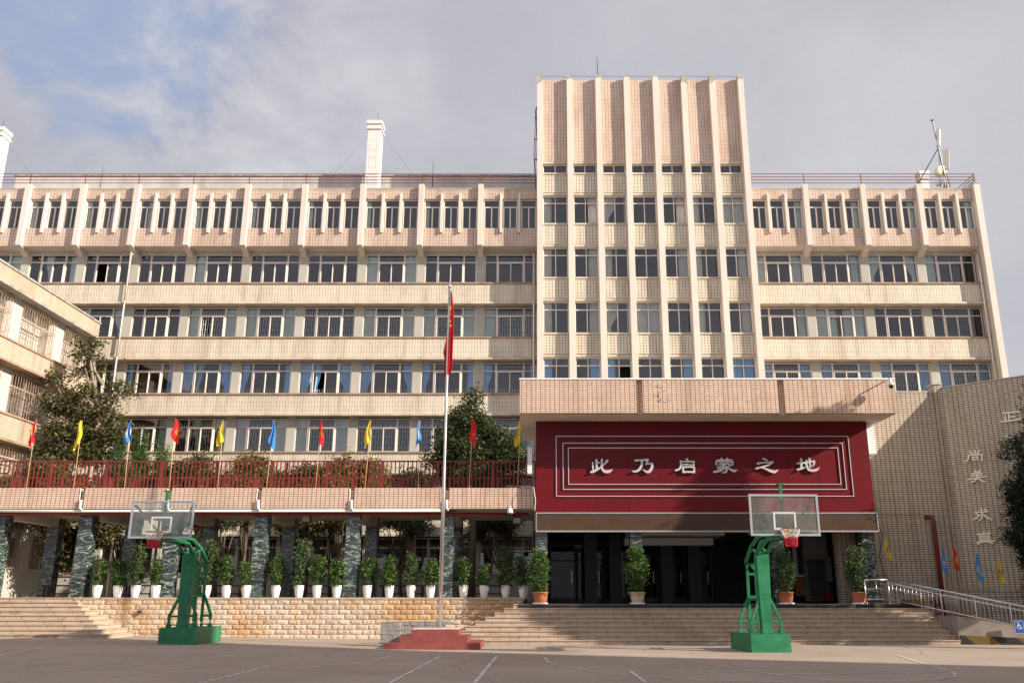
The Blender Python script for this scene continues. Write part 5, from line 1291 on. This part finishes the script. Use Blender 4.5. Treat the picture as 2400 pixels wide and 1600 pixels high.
def Q(px, py, Y): return at(px, py, Y)
# big tree at the left
BLK = 0.73
Yt = 43.0
tb = Vector((xat(196, 1200, Yt), Yt, TZ))
def bl(px, py, rpx, rpy, dy=0.0, Y=Yt):
    p = at(px, py, Y); s_ = (p.y * .96 + (p.z - EYE) * .2795) / F * BLK; return (p.x, p.y + dy, p.z, rpx * s_, rpx * s_ * .9, rpy * s_)
blobs = [bl(210, 805, 38, 22), bl(190, 830, 30, 22), bl(222, 838, 26, 16), bl(178, 870, 26, 16), bl(215, 875, 28, 18, .3), bl(118, 882, 32, 16), bl(205, 915, 40, 22, -.3), bl(140, 905, 20, 14), bl(285, 905, 34, 22), bl(250, 935, 36, 18), bl(300, 925, 20, 12),
         bl(150, 950, 60, 32), bl(220, 970, 70, 34, .4), bl(110, 935, 24, 18), bl(275, 985, 30, 20), bl(170, 1010, 75, 36), bl(250, 1020, 55, 34), bl(125, 1060, 55, 30), bl(200, 1065, 70, 34), bl(150, 1130, 70, 34, -2.0), bl(215, 1150, 50, 30, -1.0), bl(170, 1200, 40, 22, -1.5), bl(225, 1140, 56, 34, -3.8), bl(190, 1120, 50, 30, -3.2), bl(150, 1172, 62, 32, -4.9), bl(110, 1165, 50, 32, -4.0), (-22.3, 38.9, 5.35, 1.2, 1.6, .75), (-22.2, 41.0, 5.3, 1.2, 1.5, .8), (-22.6, 43.7, 4.0, 1.0, 1.3, 1.4), (-21.4, 43.8, 4.9, 1.1, 1.2, 1.2), (-20.6, 42.8, 5.2, 1.0, 1.0, 1.0)]
limbs = []
r = random.Random(5)
for (x, y, z, rx, ry, rz) in blobs[:15]:
    z0 = max(TZ + 3, z - 1.2 - r.random() * 1.5); limbs.append(([(tb.x + .05, tb.y, z0), ((tb.x + x) / 2, (tb.y + y) / 2, z0 + (z - z0) * .35), (x, y, z)], [.07, .05, .02]))
p_top = at(205, 800, Yt)
tree('courtyard_tree', 'tall olive green tree with layered branches in front of the left side building', tuple(tb), ([tuple(tb), (tb.x + .05, Yt, 6), (tb.x + .1, Yt, 10), (p_top.x, Yt, p_top.z)], [.2, .17, .12, .03]), limbs, blobs, 50000, .17, 'leaf_olive', bark='bark_pale', seed=2, spread=.20)
# dark round tree right of the flagpole
BLK = 0.92
Yr = 44.0
tr_ = Vector((xat(1110, 1200, Yr), Yr, TZ))
blobs = [bl(1112, 935, 24, 30, 0, Yr), bl(1100, 985, 42, 38, 0, Yr), bl(1065, 975, 18, 30, 0, Yr), bl(1130, 1010, 42, 40, .3, Yr), bl(1060, 1030, 42, 40, 0, Yr), bl(1180, 1030, 36, 34, 0, Yr), bl(1100, 1070, 70, 44, 0, Yr), bl(1190, 1075, 46, 36, 0, Yr), bl(1040, 1080, 34, 34, 0, Yr), bl(1110, 1120, 85, 36, 0, Yr), bl(1005, 1075, 12, 26, 0, Yr)]
limbs = [([(tr_.x, Yr, 4.0 + .2 * i), ((tr_.x + b[0]) / 2, Yr, (4.5 + b[2]) / 2), (b[0], b[1], b[2])], [.07, .05, .02]) for i, b in enumerate(blobs)]
tree('courtyard_tree', 'dense dark green tree rising behind the walkway railing, just right of the flagpole', tuple(tr_), ([tuple(tr_), (tr_.x, Yr, 5), (tr_.x, Yr, 9)], [.18, .14, .05]), limbs, blobs, 30000, .15, 'leaf_deep', seed=4, spread=.22)
# conifers behind the railing
for k, (px_, pt, w_, lab) in enumerate(((275, 1014, 30, 'bushy bright green cypress behind the railing, right of the tall left tree'), (328, 1006, 24, 'slim pointed green cypress behind the blue flag on the left railing'), (378, 1034, 26, 'low loose green cypress behind the railing below the second red flag'))):
    Yc = 43.2 + .3 * k; bs = []
    for j in range(6):
        v = j / 5; bs.append(bl(px_ + (6 if j % 2 else -6) * (1 - v * .5), pt + 10 + v * 120, w_ * (.25 + .85 * v), 24, 0, Yc))
    base = (xat(px_, 1180, Yc), Yc, TZ); tp = at(px_, pt + 8, Yc)
    tree('cypress', lab, base, ([base, (base[0], Yc, tp.z)], [.08, .02]), [], bs, 8500, .12, 'leaf_cypress', group='cypresses in the courtyard', seed=20 + k, spread=.14, flat=.35)
# rust tinged shrubs and small trees behind the railing (crowns start below the deck)
shr = [(575, 1092, 50, 36, 'leaf_rust', 'rust tinged shrub tree behind the railing left of the middle blue flag'), (470, 1090, 46, 34, 'leaf_olive', 'olive green shrub tree behind the railing right of the second red flag'),
       (668, 1118, 46, 26, 'leaf_olive', 'low olive shrub tree behind the railing right of the middle blue flag'), (795, 1098, 44, 36, 'leaf_rust', 'rust tinged shrub tree behind the railing right of the third red flag'),
       (868, 1096, 38, 36, 'leaf_rust', 'rounded rust green shrub tree behind the railing below the third yellow flag'), (960, 1120, 48, 22, 'leaf_deep', 'low dark shrub behind the railing left of the flagpole'),
       (725, 1112, 36, 28, 'leaf_olive', 'narrow olive shrub tree behind the railing below the third red flag'), (415, 1105, 40, 30, 'leaf_deep', 'dark shrub tree behind the railing below the second red flag')]
for k, (px_, py_, rx_, ry_, lf, lab) in enumerate(shr):
    Ys = 42.6 + .25 * (k % 3)
    bs = [bl(px_ + r.uniform(-.6, .6) * rx_, py_ + r.uniform(-.3, .9) * ry_, rx_ * r.uniform(.45, .75), ry_ * r.uniform(.45, .8), 0, Ys) for _ in range(6)] + [bl(px_, py_ + 34, rx_ * 1.15, 26, 0, Ys), bl(px_ - 14, py_ + 84, rx_ * 1.1, 30, .4, Ys), bl(px_ + 16, py_ + 112, rx_ * .9, 22, -.3, Ys)]
    if k in (0, 3): bs.append(bl(px_ + 18, py_ - 30, 16, 9, 0, Ys))
    base = (xat(px_, 1250, Ys), Ys, TZ)
    lm = [([(base[0], Ys, TZ + 1.6), ((base[0] + b[0]) / 2, Ys, (TZ + 1.8 + b[2]) / 2), (b[0], b[1], b[2])], [.05, .035, .012]) for b in bs]
    tree('shrub_tree', lab, base, ([base, (base[0] + .05, Ys, TZ + 2), (base[0], Ys, bs[-1][2])], [.09, .07, .03]), lm, bs, 11000, .13, lf, group='shrub trees in the courtyard', cat='tree', seed=40 + k, spread=.18)
# trees seen dark under the walkway roof
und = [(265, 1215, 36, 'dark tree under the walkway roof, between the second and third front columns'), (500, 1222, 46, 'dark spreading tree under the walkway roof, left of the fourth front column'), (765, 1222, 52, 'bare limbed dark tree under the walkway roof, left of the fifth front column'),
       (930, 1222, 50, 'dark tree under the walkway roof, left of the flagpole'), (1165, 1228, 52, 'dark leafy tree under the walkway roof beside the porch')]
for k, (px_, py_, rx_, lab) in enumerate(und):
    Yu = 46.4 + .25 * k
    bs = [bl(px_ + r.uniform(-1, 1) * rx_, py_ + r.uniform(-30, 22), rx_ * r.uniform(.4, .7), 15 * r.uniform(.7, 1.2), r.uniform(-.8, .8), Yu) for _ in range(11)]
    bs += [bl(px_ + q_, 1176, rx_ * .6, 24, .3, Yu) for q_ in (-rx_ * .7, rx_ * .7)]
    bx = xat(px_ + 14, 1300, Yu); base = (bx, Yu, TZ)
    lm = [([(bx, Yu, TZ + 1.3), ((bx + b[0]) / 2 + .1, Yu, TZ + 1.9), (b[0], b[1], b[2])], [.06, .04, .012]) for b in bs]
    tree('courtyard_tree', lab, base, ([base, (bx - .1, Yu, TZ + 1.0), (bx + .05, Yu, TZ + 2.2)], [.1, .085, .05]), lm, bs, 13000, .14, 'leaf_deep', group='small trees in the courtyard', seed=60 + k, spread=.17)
# cypress at the right edge
bc = Vector((xat(2460, 1250, 30.4), 30.4, 0))
bs = []
for j in range(9):
    v = j / 8; z = 7.95 - v * 6.1; rr_ = (.16 + 1.12 * math.sin(min(1, v * 1.1) * math.pi * .60) ** 1.25) * (1 if j < 8 else .75)
    bs.append((bc.x + (.12 if j % 2 else -.1), bc.y, z, rr_, rr_, .62))
bs.append((bc.x - .95, bc.y, 6.3, .35, .35, .4)); bs.append((bc.x - .9, bc.y, 4.9, .4, .4, .5))
tree('cypress', 'dense dark cypress at the right edge in front of the tiled hall wall', tuple(bc), ([tuple(bc), (bc.x, bc.y, 7.3)], [.14, .03]), [], bs, 52000, .10, 'leaf_black', seed=90, spread=.10, flat=.4, shell=.8)
# trees and block beyond the right edge that shade the yard
ts = thing('yard_tree', 'tall leafy tree outside the frame right of the stairs, shading the entrance', 'tree', (21.3, 23.5, 0))
b = MB(); b.tube([(21.3, 23.5, 0), (21.2, 23.5, 5), (21, 23.8, 11)], [.3, .24, .08], 9); obj('trunk', b, 'bark', ts, True)
c = MB(); leafcloud(c, [(21.3, 21.8, 9.7, 1.3, .9, 1.8), (21.3, 23.2, 9.4, 1.4, 1.0, 1.7), (21.3, 24.4, 7.7, 1.6, 1.3, 1.6), (21.3, 25.2, 6.1, 1.4, 1.2, 1.3), (21.2, 25.2, 9.6, .9, .8, 1.2)], 26000, .26, 93, spread=.22)
leafcloud(c, [(21.2, 25.4, 12.5, .35, .30, .8), (21.2, 25.35, 11.5, .55, .50, .9), (21.2, 25.3, 10.6, .75, .65, .9)], 9000, .2, 94, spread=.13); obj('crown', c, 'leaf_deep', ts)
nb = thing('neighbour_block', 'plain grey block outside the frame to the right, shading the court', 'building', (30, 10.8, 0), SUN_AZ - R(90), local=True)
b = MB(); b.box(0, 32, -48, 0, 0, 22.4); obj('walls', b, 'block_wall', nb)
b = MB()
for fl in range(6):
    for k in range(14): b.box(-.05, -.01, -47 + k * 3.3, -45.2 + k * 3.3, 1.2 + fl * 3.6, 3.0 + fl * 3.6)
tag(obj('windows', b, 'dark_metal', nb), kind='stuff')
b = MB(); b.box(-.2, 32.2, -48.2, .1, 22.403, 22.6); obj('roof_edge', b, 'ledge', nb)

# ------------------------------------------------------------------ potted plants
def plant_mesh(h, w, leaf, n, seed, size=.085):
    mb = MB(); rr2 = random.Random(seed); bs = []
    k = 7
    for i in range(k):
        v = i / (k - 1); rr3 = w * .9 / 2 * (.55 + .45 * math.sin(math.pi * (.15 + .75 * v))) * rr2.uniform(.72, 1.0)
        bs.append((rr2.uniform(-.05, .05), rr2.uniform(-.05, .05), .12 + (h - .25) * v, rr3, rr3, h / k * .8))
    leafcloud(mb, bs, n, size, seed, cl=7, spread=.05, flat=.5, shell=.8); return mk('foliage', mb, leaf)
def stem_mesh(h, seed):
    mb = MB(); q = random.Random(seed)
    for _ in range(5): a = q.random() * 6.28; mb.tube([(.04 * math.cos(a), .04 * math.sin(a), -.05), (.07 * math.cos(a), .07 * math.sin(a), h * .4), (.1 * math.cos(a), .1 * math.sin(a), h * .8)], [.012, .010, .006], 5)
    return mk('stems', mb, 'bark_pale', True)
pot_w = MB(); pot_w.lathe([(.145, 0), (.15, .015), (.185, .17), (.212, .36), (.218, .50), (.222, .53), (.205, .53), (.20, .47)], n=24)
PM = {'white': mk('pot', pot_w, 'pot_white', True)}
pot_t = MB(); pot_t.lathe([(.20, 0), (.215, .02), (.255, .18), (.275, .32), (.295, .33), (.30, .375), (.275, .38), (.26, .33)], n=24)
PM['terra'] = mk('pot', pot_t, 'pot_terra', True); PM['stone'] = mk('pot', pot_t, 'pot_stone', True)
so_w = MB(); so_w.lathe([(.20, .46), (.19, .475)], n=18); SO = mk('soil', so_w, 'soil')
sa = MB(); sa.lathe([(.26, -.05), (.285, -.045), (.285, -.002), (.2, -.001)], n=20); SA = mk('saucer', sa, 'white_paint')
FM = {'b1': plant_mesh(1.02, .70, 'leaf_bright', 1500, 1), 'b2': plant_mesh(.98, .66, 'leaf_bright', 1400, 2), 'b3': plant_mesh(1.05, .68, 'leaf_bright', 1500, 3), 'd1': plant_mesh(1.42, .70, 'leaf_dull', 2000, 4), 'd2': plant_mesh(1.15, .72, 'leaf_dull', 1700, 5), 'big': plant_mesh(1.6, .98, 'leaf_bright', 3000, 6), 'big2': plant_mesh(1.6, .95, 'leaf_dull', 3000, 7)}
SM = stem_mesh(.9, 1)
def potted(label, x, y, z, pot, fol, rz, sc=1.0, group='potted plants along the terrace edge'):
    t_ = thing('potted_plant', label, 'potted plant', (x, y, z), rz, group, local=True)
    kp = .78 if pot == 'white' else .92
    for nm, me, zz in (('pot', PM[pot], 0), ('stems', SM, .36 if pot == 'white' else .31), ('foliage', FM[fol], .35 if pot == 'white' else .30)):
        o = bpy.data.objects.new(nm, me); col.objects.link(o); o.parent = t_; o.location = (0, 0, zz)
        if nm == 'pot': o.scale = (kp, kp, kp)
        if nm == 'foliage': o.scale = (sc * 1.02, sc * 1.02, sc * (1.1 if pot == 'white' else .98))
    if pot == 'white': o = bpy.data.objects.new('soil', SO)
    else: o = bpy.data.objects.new('saucer', SA)
    col.objects.link(o); o.parent = t_; o.scale = (kp, kp, kp if pot == 'white' else 1)
    return t_
pots = [(226.7, 'b1', 'bright bush in white pot just right of the second marble column from the left'), (275, 'b2', 'bush in white pot under the left corner of the left backboard'), (316.5, 'd1', 'tall loose grey green bush in white pot below the left hoop net'), (365, 'b3', 'small bush in white pot just left of the green column of the left hoop'),
        (483, 'd1', 'tall narrow bush in white pot just right of the left hoop'), (530, 'b1', 'bright bush in white pot, second one right of the left hoop'), (577, 'b2', 'bright bush in white pot just left of the fourth marble column'),
        (645.6, 'b3', 'bright bush in white pot just right of the fourth marble column'), (700.7, 'd1', 'tall dense bush in white pot, tallest between the fourth and fifth marble columns'), (743, 'b1', 'bright bush in white pot right of the tall dense bush'), (789, 'b2', 'bright bush in white pot just left of the fifth marble column'),
        (861, 'b1', 'bright bush in white pot just right of the fifth marble column'), (912, 'b3', 'bright bush in white pot, second one right of the fifth marble column'), (962.6, 'd2', 'pointed dull green bush in white pot, second one left of the flagpole'), (1008.7, 'b2', 'drooping bush in white pot just left of the flagpole'),
        (1086, 'b1', 'full bright bush in white pot, first one right of the flagpole'), (1134.6, 'b2', 'slim bright bush in white pot, second one right of the flagpole'), (1184.6, 'd2', 'dull green bush in white pot dappled by shade, third one right of the flagpole'), (1226, 'd2', 'shaded bush in white pot half hidden behind the first terracotta pot')]
for k, (px_, fol, lab) in enumerate(pots):
    pt_ = potted(lab, xat(px_, 1385, 32.85), 32.86 + rnd.uniform(-.04, .03), TZ, 'white', fol, k * 1.37, rnd.uniform(.84, 1.05))
    for ch in pt_.children:
        if ch.name.startswith('foliage'): ch.rotation_euler = (rnd.gauss(0, .05), rnd.gauss(0, .05), rnd.uniform(0, 6)); ch.scale.z *= rnd.uniform(.9, 1.12)
potted('big bush in terracotta pot in front of the left porch column', xat(1266, 1395, 31.78), 31.78, PZ + .05, 'terra', 'big', .3, .92, 'potted plants at the porch')
potted('big bush in cream pot in front of the second porch column', xat(1494, 1395, 31.78), 31.78, PZ + .05, 'stone', 'big', 2.0, 1.0, 'potted plants at the porch')
potted('shaded bush in terracotta pot behind the right hoop', xat(1842, 1395, 31.78), 31.78, PZ + .05, 'terra', 'big2', 1.0, .95, 'potted plants at the porch')
potted('shaded bush in terracotta pot in front of the right porch column', xat(2013, 1390, 31.78), 31.78, PZ + .05, 'terra', 'big2', 4.0, 1.0, 'potted plants at the porch')

# ------------------------------------------------------------------ small flags
def flag(label, x, y, z0, z1, color, side, mark, k, group, drop=.92):
    f = thing('small_flag', label, 'flag', (x, y, z0), group=group)
    r = random.Random(k * 7 + 1); w = .24 + .13 * r.random(); zt = z1 - .01; zb = zt - drop - .16 * r.random() + .05; fq = r.uniform(5, 10); ph_ = r.random() * 6; bulge = r.uniform(.5, .95); lean = r.uniform(-.03, .03)
    b = MB()
    nx, nz = 14, 16; vs = []; fs = []
    for j in range(nz + 1):
        v = j / nz; wid = w * (.12 + .88 * v ** bulge) * (1 - .35 * max(0, v - .75) / .25 * r.random() ** .2); back = -.25 * wid
        for i in range(nx + 1):
            u = i / nx; x_ = x + side * (back + wid * u); zz = zt + (zb - zt) * v * (1 - .16 * (1 - u) * v) - .12 * u * v * (1 if k % 2 else .4)
            vs.append((x_ + .025 * math.sin(v * 7 + ph_) + lean * (1 - v), y - .05 - .06 * math.sin(u * fq + ph_ + v * 2.5) * (.3 + v), zz))
    for j in range(nz):
        for i in range(nx): q = j * (nx + 1) + i; fs.append((q, q + 1, q + nx + 2, q + nx + 1))
    b.add(vs, fs); fo = obj('cloth', b, 'flag_' + color, f, True)
    b = MB(); b.tube([(x - lean * 1.5, y, z0), (x, y, (z0 + z1) / 2), (x + lean, y, z1)], [.016, .014, .010], 6); obj('pole', b, 'pole_wood', f, True)
    me_ = MB()                       # a printed emblem: a few folded faces of the cloth, lifted off it
    for j in range(6, 12):
        for i in range(6, 10):
            if (i * 5 + j * 3 + k) % 4 in (0, 1) or (j in (8, 9)):
                q = j * (nx + 1) + i
                me_.add([Vector(vs[a]) + Vector((0, -.006, 0)) for a in (q, q + 1, q + nx + 2, q + nx + 1)], [(0, 1, 2, 3)])
    keep = [i for i in range(len(me_.f)) if (i * 7 + k) % 3 != 0]
    me_.f = [me_.f[i] for i in keep]
    eo = obj('emblem', me_, mark, f); eo.parent = fo
fl = [(86, 'red', -1, 'red flag on the railing left of the tall tree, first from the left'), (194, 'yellow', -1, 'yellow flag on the railing in front of the tall left tree'), (309.5, 'blue', -1, 'blue flag on the railing in front of the slim cypress'), (413, 'red', 1, 'red flag on the railing right of the cypresses'),
      (525, 'yellow', -1, 'yellow flag on the railing between the second red and second blue flags'), (640, 'blue', 1, 'blue flag on the railing left of the middle red flag'), (752, 'red', 1, 'red flag on the railing midway between left tree and flagpole'), (866.5, 'yellow', -1, 'yellow flag on the railing second to the left of the flagpole'),
      (985, 'blue', -1, 'blue flag on the railing just left of the flagpole'), (1105.5, 'red', 1, 'red flag on the railing in front of the dark tree'), (1217, 'yellow', -1, 'yellow flag on the railing tucked beside the porch canopy')]
mk_ = {'red': 'emblem_yellow', 'yellow': 'emblem_red', 'blue': 'emblem_white'}
for k, (px_, c, sd, lab) in enumerate(fl):
    zt = zat(981 + (4 if k % 3 else 0), 32.48); flag(lab, xat(px_, 985, 32.48), 32.48, FZ1 - .02, zt, c, sd, mk_[c], k, 'flags on the walkway railing')
fr = [(2073, 1258, 32.3, 'yellow', 'yellow flag beside the right porch column, above the ramp handrail', .82), (2203, 1283, 31.9, 'blue', 'light blue flag by the dark red downpipe', .82), (2231, 1279, 32.2, 'red', 'red flag right beside the dark red downpipe', .82), (2284, 1296, 31.6, 'blue', 'dark blue flag on the ramp rail between downpipe and cypress', .86), (2336, 1304, 31.3, 'yellow', 'yellow flag half behind the right edge cypress', .86)]
for k, (px_, py_, Y_, c, lab, dr) in enumerate(fr):
    q = at(px_, py_, Y_); flag(lab, q.x, Y_, .73, q.z, c, 1, mk_[c], k + 20, 'flags along the ramp', dr)

# ------------------------------------------------------------------ cameras, floodlights, benches
def dome(label, p, wall_y, arm_dx=.0):
    d_ = thing('dome_camera', label, 'security camera', tuple(p), group='dome cameras on the tiled fascias')
    b = MB(); b.lathe([(.04, .16), (.08, .13), (.105, .02), (.11, -.02), (.10, -.03)], tuple(p), 16); obj('housing', b, 'camera_white', d_, True)
    b = MB(); b.lathe([(.085, -.03), (.075, -.09), (.045, -.13), (.01, -.145)], tuple(p), 16); obj('lens_dome', b, 'camera_dark', d_, True)
    b = MB(); b.tube([(p[0], p[1], p[2] + .16), (p[0], p[1], p[2] + .22), (p[0] + arm_dx, wall_y, p[2] + .24)], .025, 8); obj('arm', b, 'camera_white', d_, True)
q = at(2088, 901, 30.0); dome('white dome camera at the right end of the porch canopy', (q.x, 30.0, q.z), PF)
q = at(1195.5, 1200, 31.9); dome('white dome camera under the walkway fascia left of the porch', (q.x, 31.9, q.z), FY + .05)
def bullet(label, px_, py_, Y, d_):
    q = at(px_, py_, Y); t_ = thing('bullet_camera', label, 'security camera', tuple(q))
    b = MB(); b.beam((q.x, Y, q.z), (q.x + d_ * .3, Y - .12, q.z - .06), .09); obj('housing', b, 'camera_white', t_)
    b = MB(); b.tube([(q.x, Y, q.z), (q.x, Y + .2, q.z + .05)], .02, 6); obj('bracket', b, 'camera_white', t_)
bullet('small white bullet camera beside the canopy above the yellow flag', 1213, 1002, 32.2, -1)
for px_, py_, lab in ((717, 1214, 'square floodlight under the walkway roof between fourth and fifth columns'), (1212, 1218, 'square floodlight under the walkway roof beside the porch')):
    q = at(px_, py_, 33.4); t_ = thing('floodlight', lab, 'floodlight', tuple(q), group='floodlights under the walkway roof')
    b = MB(); b.box(q.x - .17, q.x + .17, 33.42, 33.55, q.z - .15, q.z + .17); obj('case', b, 'dark_metal', t_)
    b = MB(); b.box(q.x - .13, q.x + .13, 33.4, 33.417, q.z - .11, q.z + .09); obj('lens', b, 'glass_lamp', t_)
    b = MB(); b.box(q.x - .02, q.x + .02, 33.45, 33.5, q.z + .172, FZ0 + .008); obj('bracket', b, 'dark_metal', t_)
def bench(label, x):
    t_ = thing('bench', label, 'bench', (x, 35.6, TZ), group='benches in the walkway', local=True)
    b = MB(); b.box(-.9, .9, -.2, .2, .42, .47); obj('seat', b, 'bench', t_)
    for sx in (-.75, .75):
        for sy in (-.14, .14): b = MB(); b.box(sx - .03, sx + .03, sy - .03, sy + .03, 0, .418); obj('leg', b, 'bench', t_)
    b = MB(); b.box(-.72, .72, -.02, .02, .12, .17); obj('stretcher', b, 'bench', t_)
for i, (a, b_) in enumerate(zip(CXS[:-1], CXS[1:])):
    nms = ['first', 'second', 'third', 'fourth', 'fifth', 'sixth']
    bench('dark red wooden bench in the walkway, right of the %s column from the left' % nms[i], (a + b_) / 2 - .2)
b = MB(); c0, c1 = at(1227, 350, 49.2), at(1080, 437, 49.2)
# clean up helper values
for o in ROOTS:
    if '_o' in o: del o['_o']
